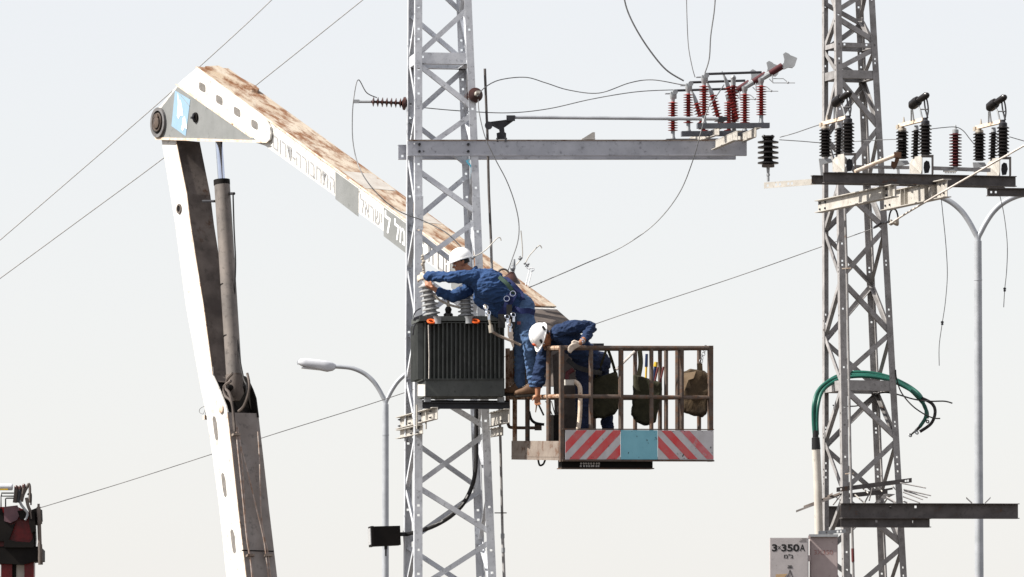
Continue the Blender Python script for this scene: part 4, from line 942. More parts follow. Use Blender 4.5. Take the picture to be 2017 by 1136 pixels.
mb = MB(); mb.tube(pxpath([(968, 652, -1.6), (985, 662, -1.5), (1010, 672, -1.5), (1026, 680, -1.5)], 5), .018, 6); obj('lanyard_rope', mb, M('rope_brown', (.30,.24,.20), (.2,.16,.13), 40, .9), ln_, 40)

# ---- second lineman, bending over the basket rail
p2 = thing('person', 'lineman in navy clothes bending over the basket rail, one bare arm hanging down', 'person', P(1175, 905, -1.3))
c = []
for dy in (-.13, 0, .13):
    c += [(P(1158, 702, -1.40+dy), P(1120, 668, -1.62+dy*1.2), .135, .14, SH), (P(1120, 668, -1.62+dy*1.2), P(1100, 657, -1.66+dy*1.2), .13, .10, SH)]
sN, sF = P(1104, 651, -1.86), P(1078, 672, -1.62)
eN = P(1164, 645, -1.9)
c += [(sN, P(1135, 643, -1.95), .088, .082, SH), (P(1135, 643, -1.95), eN, .08, .068, SH), (eN, P(1152, 667, -2.12), .064, .05, SH), (P(1153, 665, -2.12), P(1142, 676, -2.22), .034, .031, SK)]
hand(c, P(1141, 677, -2.23), Vector((-.95, -.05, -.42)), Vector((-.2, -.2, .9)), Vector((.0, .5, -.85)), GL, .085, .55, .0125)
eF, wF = P(1062, 732, -1.66), P(1059, 778, -1.68)
c += [(P(1094, 664, -1.6), sF, .1, .088, SH), (sF, eF, .085, .07, SH), (eF, P(1060, 752, -1.67), .07, .078, SH), (P(1060, 752, -1.67), wF, .045, .032, SK)]
hand(c, wF, Vector((-.05, -.1, -1)), Vector((-.9, -.3, 0)), Vector((.3, -.9, 0)), SK, .075, .7)
c += [(P(1150, 712, -1.5), P(1180, 715, -1.2), .15, .15, JN), (P(1152, 722, -1.5), P(1148, 805, -1.52), .115, .085, JN), (P(1148, 805, -1.52), P(1150, 885, -1.46), .08, .062, JN), (P(1180, 720, -1.15), P(1192, 800, -1.12), .115, .085, JN), (P(1192, 800, -1.12), P(1203, 885, -1.0), .08, .062, JN)]
hc2 = P(1071, 664, -1.80); up2 = Vector((-.80, -.42, .30)).normalized(); fw2 = Vector((-.28, -.25, -.93)); fw2 = (fw2-up2*fw2.dot(up2)).normalized()
head(c, hc2, fw2, up2, SK, P(1097, 658, -1.68))
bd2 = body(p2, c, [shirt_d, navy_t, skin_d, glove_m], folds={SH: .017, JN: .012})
eyes(bd2, hc2, fw2, up2); hair(p2, hc2, fw2, up2)
h2, hu, hf, hs_ = helmet(p2, hc2+up2*.055-fw2*.01, up2, fw2, 1.06)
hcc = hc2+up2*.055-fw2*.01
def on_helmet(px, py):
    d = ray(px, py); ax_ = ((hf, .148*1.06), (hs_, .118*1.06), (hu, .135*1.06)); o_ = CAM-hcc
    oo = Vector([o_.dot(a)/k for a, k in ax_]); dd = Vector([d.dot(a)/k for a, k in ax_])
    A_, B_, C_ = dd.dot(dd), oo.dot(dd), oo.dot(oo)-1; D_ = B_*B_-A_*C_
    if D_ < 0: return None, None
    q = CAM+d*((-B_-math.sqrt(D_))/A_); l = q-hcc
    return q, sum((a*(l.dot(a)/(k*k)) for a, k in ax_), Vector((0, 0, 0))).normalized()
for px, py in ((1071, 646), (1066, 672)):
    q, n_ = on_helmet(px, py)
    if q is not None:
        td = (Z*.85-RT*.4); td = (td-n_*td.dot(n_)).normalized(); mb = MB(); mb.box(q, td, td.cross(n_), n_, .058, .028, .012); obj('vent_slot', mb, black, h2)
q, n_ = on_helmet(1053, 679)
if q is not None:
    td = (RT-n_*n_.x).normalized(); tu = n_.cross(td); tu = tu if tu.z > 0 else -tu
    mb = MB(); mb.tube([q-td*.03+n_*.004, q+tu*.02+n_*.004, q+td*.03+n_*.004], .006, 5); obj('helmet_mark', mb, orange, h2)
    mb = MB(); mb.tube([q-td*.022-tu*.012+n_*.004, q+td*.026-tu*.010+n_*.004], .006, 5); obj('helmet_mark', mb, orange, h2)
boot(p2, P(1150, 888, -1.46)-Z*.0, Vector((-1, -.3, 0))); boot(p2, P(1203, 888, -1.0)-Z*.0, Vector((-1, -.3, 0)))
mb = MB(); mb.torus(P(1147, 671.5, -2.17), Vector((.5, .4, .6)), .036, .010, 16, 6); mb.lathe(P(1146, 674, -2.215), Vector((-.1, -.95, -.1)), [(.022, -.006), (.022, .008), (.016, .011)], 14); obj('wristwatch', mb, chrome, p2, 40)
strap('waist_belt', p2, [P(1118, 708, -1.68), P(1135, 722, -1.72), P(1160, 730, -1.70), P(1185, 735, -1.45)], black, .06)
mb = MB(); mb.torus(P(1060.5, 753, -1.675), Vector((-.05, -.05, 1)), .058, .026, 18, 8); obj('rolled_cuff', mb, M('cuff_blue', (.06,.11,.21), (.04,.08,.16), 20, .9), p2, 40)
mb = MB(); mb.tube([P(1129, 728, -1.74), P(1118, 735, -1.76), P(1117, 748, -1.78)], .03, 8); obj('belt_hook', mb, red_dk, p2, 40)
t = thing('pliers', 'dark pliers held in the hanging hand of the bending lineman', 'pliers', P(1060, 818, -1.70))
mb = MB(); mb.tube([P(1057, 797, -1.70), P(1055, 812, -1.70)], [.012, .007], 6); obj('handle', mb, boot_m, t); mb = MB(); mb.tube(pxpath([(1060, 795, -1.70), (1064, 803, -1.7), (1071, 818, -1.70)], 4), [.013]*9, 6); obj('handle', mb, black, t)

# ------------------------------------------------------------------ bags on the basket
def bag(label, poly_top, poly, yb, dep, mat, straps=(), lit=None):
    t = thing('tool_bag', label, 'bag', P(sum(a for a, _ in poly)/len(poly), max(b for _, b in poly), yb), 'canvas tool bags hung on the basket')
    q2 = []
    for i in range(len(poly)):
        a, b, c_ = poly[i-1], poly[i], poly[(i+1) % len(poly)]; q2 += [(b[0]+(a[0]-b[0])*.2, b[1]+(a[1]-b[1])*.2), b, (b[0]+(c_[0]-b[0])*.2, b[1]+(c_[1]-b[1])*.2)]
    poly = q2; mb = MB(); n = len(poly); cx = sum(a for a, _ in poly)/n; cy_ = sum(b for _, b in poly)/n
    rings = [(-.52, .9), (-.5, 1.02), (-.2, 1.14), (.2, 1.14), (.5, 1.02), (.52, .9)]; vs = []; fs = []
    for d, s in rings:
        for a, b in poly: vs.append(P(cx+(a-cx)*s, cy_+(b-cy_)*(.5+.5*s), yb)+Vector((0, d*dep, 0))+Vector((0, 0, 0)))
    k = len(rings); fs = [(i*n+j, i*n+(j+1) % n, (i+1)*n+(j+1) % n, (i+1)*n+j) for i in range(k-1) for j in range(n)]+[tuple(range(n)), tuple((k-1)*n+j for j in range(n))]
    mb.add(vs, fs)
    b = obj('pouch', mb, mat, t, 60); s1 = b.modifiers.new('s', 'SUBSURF'); s1.levels = 2; s1.render_levels = 2
    tx_ = bpy.data.textures.get('crease') or bpy.data.textures.new('crease', 'CLOUDS'); tx_.noise_scale = .09
    d1 = b.modifiers.new('d', 'DISPLACE'); d1.texture = tx_; d1.strength = .035; d1.mid_level = .5
    for pl, wd in straps: strap('strap', t, [P(a, b_, yy) for a, b_, yy in pl], mat, wd)
    return t
b1t = bag('wide olive bag hanging beside the bending lineman inside the basket', None, [(1168, 748), (1190, 742), (1213, 735), (1217, 760), (1217, 798), (1210, 812), (1190, 820), (1172, 821), (1167, 800)], -1.35, .22, canvas, [([(1197, 686, -1.5), (1206, 712, -1.45), (1213, 738, -1.4)], .035), ([(1195, 686, -1.5), (1185, 715, -1.45), (1172, 748, -1.4)], .03)])
b2t = bag('tall dark bag holding yellow-handled tools, hanging mid basket', None, [(1250, 740), (1275, 748), (1300, 756), (1300, 775), (1293, 805), (1290, 828), (1275, 835), (1258, 830), (1246, 815), (1250, 785)], -1.25, .22, canvas, [([(1260, 690, -1.2), (1262, 715, -1.2), (1258, 742, -1.22)], .06)])
b3t = bag('brown bag with a torn flap hooked at the far end of the basket rail', None, [(1346, 736), (1360, 729), (1384, 733), (1397, 742), (1397, 765), (1392, 790), (1390, 812), (1382, 818), (1360, 813), (1346, 808), (1347, 770)], -1.3, .20, canvas_b, [([(1378, 716, -1.32), (1379, 735, -1.32)], .07)])
mb = MB(); mb.prism([P(a, b, -1.44) for a, b in ((1346, 735), (1371, 731), (1366, 745), (1356, 748), (1347, 772), (1345, 770))], (0, .02, 0)); obj('torn_flap', mb, M('flap_tan', (.42,.31,.20), (.3,.21,.13), 9, .95), b3t)
for i in range(5):
    mb = MB(); a = (1380+i*2.2, 714-i*7); mb.torus(P(a[0]+1, a[1]-3, -1.36), Vector((.9, -.5, .3)) if i % 2 else Vector((.3, -.9, .2)), .022, .005, 10, 5); obj('chain_link', mb, fit, b3t, 40)
def tool(label, A, B, r, mat, cat='tool', cap=None):
    mb = MB(); mb.tube([A, B], r, 8); 
    t = thing('hand_tool', label, cat, A); obj('shaft', mb, mat, t, 40)
    if cap: mb = MB(); mb.tube([B, B+(B-A).normalized()*cap[0]], [r*1.5, r*1.3], 8); obj('grip', mb, cap[1], t, 40)
tool('yellow-handled tool with a blue grip standing in the dark bag', P(1272, 752, -1.25), P(1273, 722, -1.25), .013, yellow, cap=(.16, tool_blue))
tool('dark blue tool with a yellow tip standing in the dark bag', P(1287, 752, -1.25), P(1291, 722, -1.25), .018, tool_blue, cap=(.06, yellow))
tool('short maroon bar standing in the dark bag', P(1290, 750, -1.27), P(1296, 723, -1.27), .013, tool_red)
tool('maroon bar leaning out of the dark bag furthest to the side', P(1299, 758, -1.27), P(1307, 722, -1.27), .013, tool_red)
mb = MB(); pts = [P(1214, 728, -1.45), P(1232, 710, -1.4), P(1250, 692, -1.35)]; mb.tube(smooth_path(pts, 6), .016, 6)
o = obj('frayed_rope', mb, wire_w); tag(o, 'pale frayed rope slanting from the wide olive bag up to the basket rail', 'rope')

# ------------------------------------------------------------------ street lamps
def street_lamp(label, px, py, y, s, dia):
    """twin-arm lamp; px,py = fork in the photograph, s = scale of its arms"""
    t = thing('street_lamp', label, 'street lamp', P(px, 1136, y), 'twin-arm street lamps'); fz_ = P(px, py, y); t.location = Vector((fz_.x, y, 0))
    mb = MB(); mb.tube([Vector((fz_.x, y, 0)), fz_-Z*m(70*s, y), fz_-Z*m(8*s, y)], [dia*.66, dia*.52, dia*.50], 14); pl = obj('pole', mb, lamp_m, t, 40)
    mb = MB(); mb.tube([fz_-Z*m(70*s, y), fz_-Z*(m(70*s, y)-.02)], dia*.56, 14); obj('collar', mb, lamp_m, pl, 40)
    for sg in (-1, 1):
        pts = [(0, 10), (1, 2), (5, -6), (13, -21), (24, -37), (38, -50), (54, -59), (72, -64.5), (101, -67)]
        mb = MB(); mb.tube(smooth_path([fz_+Vector((m(a*s, y)*sg, .12*sg*0, -m(b*s, y))) for a, b in pts], 5), dia*.36, 12); arm = obj('arm', mb, lamp_m, t, 40)
        hb = fz_+Vector((m(99*s, y)*sg, 0, m(67*s, y))); ax = Vector((sg, -.05, .10)).normalized(); upl = Z; W = m(74*s, y)
        secs = [(0, .30, .45, -.55), (.07, .62, .75, -1.0), (.22, .92, .95, -1.35), (.30, .95, 1.0, -1.3), (.80, 1.0, 1.05, -.85), (.93, .85, .85, -.6), (1.0, .5, .45, -.3)]
        vs = []; n = 16; hw = W*.17; hh = m(9.5*s, y); sd = ax.cross(Z).normalized()
        for x, wd, tp_, bt in secs:
            for j in range(n):
                a = 2*math.pi*j/n; cs, sn = math.cos(a), math.sin(a)
                vs.append(hb+ax*(x*W)+sd*(math.copysign(abs(cs)**.7, cs)*hw*wd)+Z*(hh*(tp_*abs(sn)**.6 if sn > 0 else bt*abs(sn)**.35)))
        k = len(secs); mb = MB(); mb.add(vs, [(i*n+j, i*n+(j+1) % n, (i+1)*n+(j+1) % n, (i+1)*n+j) for i in range(k-1) for j in range(n)]+[tuple(range(n)), tuple((k-1)*n+j for j in range(n))])
        hd = obj('lamp_head', mb, lamp_w, t, 45)
        mb = MB(); q = hb+ax*(W*.60)-Z*hh*.95; mb.box(q-ax.cross(sd)*0-Z*.004, ax, sd, ax.cross(sd), W*.62, hw*1.3, .03); obj('lens', mb, glass, hd)
        mb = MB(); mb.tube(smooth_path([hb+ax*(W*1.0)-Z*hh*.5, hb+ax*(W*1.025)+Z*0, hb+ax*(W*.99)+Z*hh*.6], 4), .006, 5); obj('latch', mb, lamp_m, hd)
street_lamp('twin-arm street lamp showing its white lamp head beside the black floodlight', 759.5, 788, 45, 1.0, .115)
street_lamp('twin-arm street lamp with both heads out of sight, behind the dark tower', 1926, 464, 21, 1.27, .118)

# ------------------------------------------------------------------ floodlight
t = thing('floodlight', 'black boxy floodlight clamped to the leg of the pale tower', 'floodlight', P(757, 1076, .3))
ax = Vector((-.985, -.13, -.04)).normalized(); sd = Z.cross(ax).normalized(); up_ = ax.cross(sd); c0 = P(754, 1056, .3)
mb = MB(); bx = lambda f, hw, hh: [c0+ax*f+sd*a*hw+up_*b*hh for a, b in ((-1, -1), (1, -1), (1, 1), (-1, 1))]
mb.hexa(bx(-.21, .15, .122)+bx(.13, .155, .125)); fb_ = obj('housing', mb, jet_black, t)
mb = MB(); mb.hexa(bx(.131, .165, .13)+bx(.165, .165, .13)); obj('front_frame', mb, jet_black, t)
mb = MB(); mb.hexa(bx(.166, .14, .105)+bx(.175, .14, .105)); obj('glass', mb, glass, t)
mb = MB(); mb.bar(P(786, 1052, .3), P(802, 1052, .32), Vector((0, 1, 0)), Z, .04, .05); mb.tube([P(760, 1072, .3), P(760, 1082, .3)], .022, 6); mb.tube([P(760, 1082, .3), P(760, 1095, .3)], .012, 6); obj('bracket', mb, dark, t)
mb = MB(); mb.tube(pxpath([(795, 1045, .5), (797, 1080, .5), (800, 1136, .5), (800, 1250, .5)], 4), .012, 6); obj('lead', mb, black, t)

# ------------------------------------------------------------------ cables and wires
def wire(label, pts, r=.007, mat=None, name='wire', n=8, cat='wire'):
    mb = MB(); mb.tube(pxpath(pts, n), r, 6); o = obj(name, mb, mat or wire_m, None, 60); tag(o, label, cat); return o
wire('thick black cable curving down inside the pale tower', [(938, 800, -.05), (938, 850, -.05), (938, 905, -.05), (932, 950, -.05), (915, 988, -.1), (893, 1012, -.15), (866, 1030, -.1), (836, 1043, .0), (802, 1052, .3)], .030, black, 'power_cable', cat='cable')
wire('upper of two parallel straight wires crossing behind the boom elbow', [(-60, 524, 16), (140, 352, 16), (313, 202, 16), (470, 61, 16), (560, -25, 16)], .0085, wire_t)
wire('lower of two parallel straight wires crossing behind the boom elbow', [(-60, 592, 16), (150, 438, 16), (330, 305, 16), (520, 155, 16), (745, -25, 16)], .0085, wire_t)
wire('long thin stay wire rising gently from the red crane head to the dark tower', [(60, 1005.5, 16.2), (250, 948, 16.2), (520, 861, 16.1), (800, 772, 16), (1175, 637, 15.9), (1450, 545, 15.8), (1620, 485, 15.7), (1745, 441, 14.9)], .0068, wire_t)
wire('pale thick stay rope slanting past the black switches to the clamp', [(2060, 262, 8.0), (1900, 353, 10.0), (1800, 411, 11.9), (1752, 441, 13.9)], .014, wire_w, 'stay_rope', cat='rope')
wire('loop of dark wire hanging from the sideways insulator down to the lineman', [(742, 192, .3), (722, 182, .1), (706, 157, -.2), (698, 185, -.3), (694, 230, -.4), (696, 285, -.6), (710, 335, -.9), (742, 380, -1.0), (785, 415, -1.0), (835, 435, -1.0), (880, 459, -1.1), (912, 490, -1.1)], .0068, wire_m)
wire('wavy wire from the end-on insulator to the middle red switch', [(940, 190, -.5), (955, 172, -.3), (985, 157, 0), (1035, 152, .2), (1075, 163, .3), (1120, 177, .4), (1180, 183, .5), (1240, 163, .6), (1285, 157, .6), (1340, 166, .6), (1352, 166, .6)], .0068, wire_m)
wire('wire sagging from the pale tower leg to the lowest red switch', [(826, 211, .45), (905, 218, .6), (1000, 222, .9), (1080, 214, 1.2), (1165, 195, 1.4), (1250, 181, 1.6), (1318, 177, 1.7), (1335, 178, 1.7)], .0068, wire_m)
wire('wire dropping from the end-on insulator past the crossarm to the brown arrester', [(942, 196, -.5), (944, 222, -.55), (955, 268, -.62), (975, 312, -.65), (998, 356, -.65), (1014, 400, -.62), (1022, 440, -.6), (1020, 475, -.6), (1008, 512, -.6), (1001, 532, -.6)], .0068, wire_m)
wire('long drooping wire from the red switches down to the lineman', [(1426, 167, -.5), (1412, 188, -.8), (1394, 215, -1.0), (1380, 262, -1.1), (1366, 312, -1.1), (1338, 380, -1.0), (1290, 440, -.9), (1225, 486, -.8), (1150, 520, -.7), (1085, 548, -.65), (1042, 566, -.6)], .0072, wire_m)
wire('thick dark wire dropping steeply from above onto the lowest red switch', [(1226, -25, 1.7), (1234, 15, 1.7), (1252, 55, 1.7), (1280, 99, 1.7), (1312, 137, 1.7), (1347, 159, 1.7)], .0115, wire_m)
wire('thin pale wire hanging straight down onto the middle red switch', [(1352, -25, .6), (1353, 30, .6), (1356, 90, .6), (1363, 130, .6), (1369, 152, .6)], .006, wire_t)
wire('dark wire hanging down onto the highest red switch', [(1410, -25, -.55), (1407, 20, -.55), (1400, 70, -.55), (1397, 115, -.55), (1388, 145, -.55)], .009, wire_m)
wire('wire rising from the round pin insulator to the black switch on the dark tower', [(1536, 270, 14.5), (1565, 262, 14.3), (1600, 250, 13.0), (1622, 243, 12.4)], .0068, wire_m)
wire('nearly level wire from the round pin insulator behind the black switches', [(1535, 275, 14.6), (1580, 278, 14.6), (1625, 281, 14.7), (1690, 278, 14.8), (1740, 275, 13.7), (1778, 274, 12.2)], .0068, wire_m)
wire('wire arching over the dark red arrester between two black switches', [(1832, 254, 11.2), (1858, 251, 11.4), (1882, 250, 11.5), (1897, 257, 11.5), (1910, 273, 11.5), (1921, 286, 11.5)], .0068, wire_m)
wire('short wire leaving the picture from the outermost black switch', [(1988, 269, 11.6), (2005, 274, 11.6), (2040, 284, 11.6)], .0068, wire_m)
def dangler(label, pts, clip_i):
    t = thing('dangling_wire', label, 'wire', P(*pts[-1]), 'loose wires dangling below the dark crossarm'); mb = MB(); mb.tube(pxpath(pts, 6), .0062, 6); obj('strand', mb, wire_m, t, 60)
    q = P(*pts[clip_i]); mb = MB(); mb.box(q+Z*.012, RT, Vector((0, 1, 0)), Z, .04, .03, .022); mb.box(q-Z*.016, RT, Vector((0, 1, 0)), Z, .034, .03, .02); mb.box(q, RT, Vector((0, 1, 0)), Z, .02, .02, .06); obj('clip', mb, dark, t)
dangler('longer loose wire with a small clip dangling next to the lamp arm', [(1854, 391, 11.6), (1857, 420, 11.6), (1863, 480, 11.6), (1866, 540, 11.6), (1862, 595, 11.6), (1856, 636, 11.6), (1850, 680, 11.6), (1850, 720, 11.6)], 5)
dangler('shorter loose wire with a small clip dangling near the picture edge', [(1969, 383, 11.6), (1978, 425, 11.6), (1984, 480, 11.6), (1983, 530, 11.6), (1979, 570, 11.6), (1977, 605, 11.6)], 4)
# arcing horns and clips above the lineman
for lb_, pl, cl in (('thin pale hooked rod rising from the clamp behind the white helmet', [(931, 506, -.7), (945, 500, -.7), (960, 489, -.7), (978, 470, -.7), (985, 468, -.7), (987, 474, -.7)], (931, 507)),
                ('thin hooked rod standing free in the sky beyond the lineman', [(1035, 518, -.5), (1043, 503, -.5), (1061, 484, -.5), (1066, 486, -.5), (1067, 489, -.5)], (1037, 521)),
                ('thin upright rod with a clip just above the brown arrester', [(1026, 454, -.55), (1028, 475, -.55), (1029, 505, -.55), (1022, 515, -.55), (1016, 522, -.55)], (1026, 508))):
    t = thing('arcing_horn', lb_, 'rod', P(*pl[0]), 'thin hooked rods around the arrester'); mb = MB(); mb.tube(pxpath(pl, 4), .0075, 6); obj('rod', mb, beam_lt, t, 50)
    mb = MB()
    for i in range(6): mb.ball(P(cl[0]+random.uniform(-4, 4), cl[1]+random.uniform(-3, 3), pl[0][2]), random.uniform(.01, .02), 6, 4)
    obj('clip', mb, fit, t, 50)
t = thing('fuse_holder', 'pair of thin white bars leaning beside the brown arrester', 'fuse holder', P(1036, 563, -.5))
mb = MB(); mb.tube([P(1035, 562, -.5), P(1043, 530, -.5)], .007, 6); mb.tube([P(1040, 564, -.5), P(1048, 532, -.5)], .007, 6); mb.tube(pxpath([(1037, 526, -.5), (1041, 529, -.5), (1048, 527, -.5), (1052, 531, -.5), (1048, 534, -.5)], 3), .009, 6); obj('bars', mb, txt_white, t, 50)
mb = MB(); mb.prism([P(a, b, .35) for a, b in ((917, 316), (926, 313), (922, 318), (931, 328), (930, 352), (928, 352), (928, 330), (920, 321))], (0, .01, 0)); o = obj('cyan_tape', mb, cyan_s); tag(o, 'scrap of cyan tape tied to the tower leg under the crossarm', 'tape')

# ------------------------------------------------------------------ crossarm and switches of the dark tower
ra = thing('crossarm', 'dark weathered double crossarm under the black switches of the dark tower', 'crossarm', P(1680, 370, 13))
def rbeam(px0, py0, px1, py1, hpx, y0, mat=beam_dk, holes=(), par=ra):
    A, B = along(TR, px0, py0, px1, py1, y0); mb = MB(); h = m(hpx, y0)
    sg = TR.w*-1; strip(mb, A-Z*h+TR.w*.05, B-Z*h+TR.w*.05, Z, h, TR.w, .009, holes, .03)
    mb.bar(A, B, TR.w, Z, .10, .010, .05, .0055); mb.bar(A-Z*h, B-Z*h, TR.w, Z, .10, .010, .05, -.0055); return obj('channel', mb, mat, par), A, B
rbeam(1624, 340, 2003, 348, 18, 11.0); _, A_, B_ = rbeam(1601, 346, 1980, 354, 14.5, 11.8); rbeam(1947, 371, 2060, 372, 13, 11.4, holes=[(.07, .5), (.15, .5)])
def deep_i(label, n0, f0, h, yn, yf, stiff=()):
    t = thing('support_girder', label, 'beam', P(*n0, yn)-Z*(h/2), 'short flanged beams under the dark crossarm')
    a, b = P(*n0, yn), P(*f0, yf); mb = MB(); ibeam(mb, a, b, h, .12, .012); obj('flanged_beam', mb, beam_lt, t)
    d = (b-a).normalized(); sd = d.cross(Z).normalized()
    for f in stiff:
        q = a.lerp(b, f); mb = MB(); mb.bar(q-Z*(h/2-.014), q+Z*(h/2-.014), d, sd, .012, .11); obj('stiffener', mb, beam_lt, t)
    for f in (.04, .1, .9, .97):
        for dz in (-.25, .25):
            q = a.lerp(b, f)+Z*(h*dz); mb = MB(); s2 = sd if sd.x < 0 else -sd; mb.lathe(q+s2*.005, s2, [(.017, 0), (.017, .02)], 6); obj('bolt', mb, dark, t)
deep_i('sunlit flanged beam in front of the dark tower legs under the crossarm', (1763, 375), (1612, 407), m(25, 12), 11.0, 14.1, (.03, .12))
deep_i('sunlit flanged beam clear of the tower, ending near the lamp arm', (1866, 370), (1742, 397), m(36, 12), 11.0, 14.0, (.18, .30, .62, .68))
def fuse_switch():
    y = 11.35
    u = thing('fuse_switch', 'x', 'switch', P(1655, 339, y), 'black insulator switches on the dark crossarm')
    A = insulator('post_insulator', P(1626, 309, y+.9), P(1626, 253, y+.9), m(8, 13), m(12.5, 13), 9, porc_black, u, .35)
    mb = MB(); mb.lathe(P(1626, 253, y+.9), Z, [(.06, 0), (.06, .03), (.03, .05), (.03, .08)], 12); obj('cap', mb, brass, A, 40)
    B = insulator('post_insulator', P(1670.5, 301, y), P(1670.5, 240, y), m(8, 13), m(12.5, 13), 9, porc_black, u, .35)
    mb = MB(); mb.lathe(P(1670.5, 240, y), Z, [(.06, 0), (.06, .04), (.035, .06), (.035, .09)], 12); obj('cap', mb, dark, B, 40)
    Cc = insulator('drive_insulator', P(1651, 307, y+.45), P(1653, 252, y+.45), m(4.5, 13), m(9, 13), 9, porc_black, u, .45)
    mb = MB(); mb.tube([P(1653, 252, y+.45), P(1653, 243, y+.45)], [.04, .03], 10); obj('cap', mb, fit, Cc, 40)
    mb = MB(); mb.bar(P(1622, 243, y+.95), P(1668, 231, y+.02), TR.u, Z, .055, .05); obj('blade', mb, cream, u)
    mb = MB(); mb.tube([P(1629, 241, y+.8), P(1629, 226, y+.8)], [.022, .006], 8); mb.box(P(1621, 246, y+.95), TR.u, TR.w, Z, .09, .08, .06); obj('terminal', mb, brass, u, 40)
    mb = MB(); mb.tube([P(1642, 207, y+.25), P(1645, 203, y+.22), P(1653, 196.5, y+.17), P(1657, 193.5, y+.14), P(1658, 193, y+.13), P(1672, 183.5, y), P(1674, 182, y)], [.04, .072, .075, .068, .046, .05, .044], 14); ch = obj('arc_chamber', mb, porc_black, u, 40)
    mb = MB(); mb.ball(P(1673.5, 183, y-.01), m(5.5, 13), 12, 8); obj('end_knob', mb, porc_black, ch, 40)
    for pl in ([(1672, 187, y), (1675, 200, y), (1676, 215, y), (1673, 230, y)], [(1668, 188, y+.05), (1670, 208, y+.05), (1675, 228, y)], [(1655, 200, y+.15), (1661, 214, y+.1), (1664, 228, y+.08)], [(1643, 211, y+.28), (1643, 234, y+.35)], [(1645, 211, y+.26), (1648, 233, y+.3)]):
        mb = MB(); mb.tube(pxpath(pl, 4), .013, 6); obj('arm', mb, dark if pl[0][0] > 1660 else fit, u, 40)
    mb = MB(); mb.tube([P(1661, 211, y+.08), P(1674, 211, y)], .01, 6); obj('arm_link', mb, dark, u)
    # brackets: bright folded box under the near post, grey plate under the far post
    Qh = [(1663, 300), (1686, 300), (1686, 337), (1680, 338.5), (1663, 338.5)]
    outer = [(1662, 302), (1686, 302), (1686, 338), (1662, 338)]
    mb = MB()
    for a, b, wd, ht in (((1662, 303.5), (1686, 303.5), .16, .025), ((1684.5, 303.5), (1684.5, 338.5), .16, .022)): mb.bar(P(*a, y), P(*b, y), Vector((0, 1, 0)), Z if a[1] == b[1] else RT, wd, ht)
    obj('bracket_frame', mb, beam_dk, u)
    mb = MB(); mb.prism([P(1640, 316, y+.55), P(1648, 305, y+.45), P(1663, 302, y-.05), P(1663, 338.5, y-.05), P(1640, 338, y+.6)], (.012, 0, 0)); obj('bracket_web', mb, beam_lt, u)
    mb = MB(); mb.prism([P(1668, 316, y+.03), P(1672, 312, y+.03), P(1678, 314, y+.03), P(1680, 325, y+.03), P(1677, 336, y+.03), P(1669, 337, y+.03), P(1667, 326, y+.03)], (0, .05, 0)); obj('bracket_lug', mb, dark, u)
    mb = MB(); mb.prism([P(1613, 312, y+.85), P(1636, 312, y+.85), P(1640, 318, y+.85), P(1620, 323, y+.85), P(1622, 345, y+.85), P(1617, 346, y+.85)], (0, .12, 0)); obj('bracket_plate', mb, shield, u)
    return u
f1 = fuse_switch(); st = (P(1824, 240, 11.69)-P(1671.7, 236, 11.35))
f1['label'] = 'black insulator switch standing in front of the dark tower itself'
f2 = copy_tree(f1, None, st); f2['label'] = 'black insulator switch between the dark tower and the dark red arrester'
f3 = copy_tree(f1, None, st*2.01); f3['label'] = 'black insulator switch at the outer end of the dark crossarm'
t = thing('surge_arrester', 'dark red ribbed arrester standing alone between two black switches', 'arrester', P(1882, 338, 11.7))
insulator('ribbed_body', P(1882, 328, 11.7), P(1882, 262, 11.7), m(5.2, 13), m(12.5, 13), 11, red_dk, t, .3)
mb = MB(); mb.lathe(P(1882, 262, 11.7), Z, [(.045, 0), (.045, .05), (.02, .06), (.014, .10), (.006, .12)], 12); obj('cap', mb, fit, t, 40)
mb = MB(); mb.tube([P(1882, 338, 11.7), P(1882, 328, 11.7)], [.02, .03], 8); mb.bar(P(1858, 337, 11.7), P(1886, 335, 11.7), Vector((0, 1, 0)), Z, .06, .02); obj('foot', mb, fit, t, 40)
mb = MB()
for i in range(7): mb.box(P(1862+i*3.2, 339.5, 11.6), RT, Vector((0, 1, 0)), Z, .014, .02, .025)
mb.bar(P(1860, 337.5, 11.6), P(1884, 337.5, 11.6), Vector((0, 1, 0)), Z, .03, .012); obj('counter', mb, beam_lt, t)
A, B = along(TR, 1684, 328, 1790, 330, 11.6); mb = MB(); mb.bar(A, B, TR.w, Z, .05, m(6, 13)); o = obj('connecting_bar', mb, steel_dk); tag(o, 'grey flat bar linking the tower switch to the middle black switch', 'bar', 'grey bars linking the black switches')
A, B = along(TR, 1838, 331, 1950, 335, 11.7); mb = MB(); mb.bar(A, B, TR.w, Z, .05, m(7, 13)); o = obj('connecting_bar', mb, steel_dk); tag(o, 'grey flat bar running behind the foot of the dark red arrester', 'bar', 'grey bars linking the black switches')
t = thing('drive_tube', 'beige drive tube slanting up to a rusty lever beside the middle black switch', 'tube', P(1690, 337, 11.2))
mb = MB(); mb.tube([P(1684, 338, 11.2), P(1722, 322, 11.3), P(1766, 305, 11.4)], .028, 10); obj('tube', mb, cream, t, 40)
mb = MB(); mb.box(P(1768, 305, 11.4), RT, Vector((0, 1, 0)), Z, .1, .08, .08); mb.prism([P(a, b, 11.38) for a, b in ((1764, 308), (1772, 312), (1766, 328), (1761, 334), (1755, 326), (1756, 317), (1762, 318))], (0, .04, 0)); obj('lever', mb, M('rusty_lever', (.12,.06,.035), (.06,.035,.025), 12, .8), t)
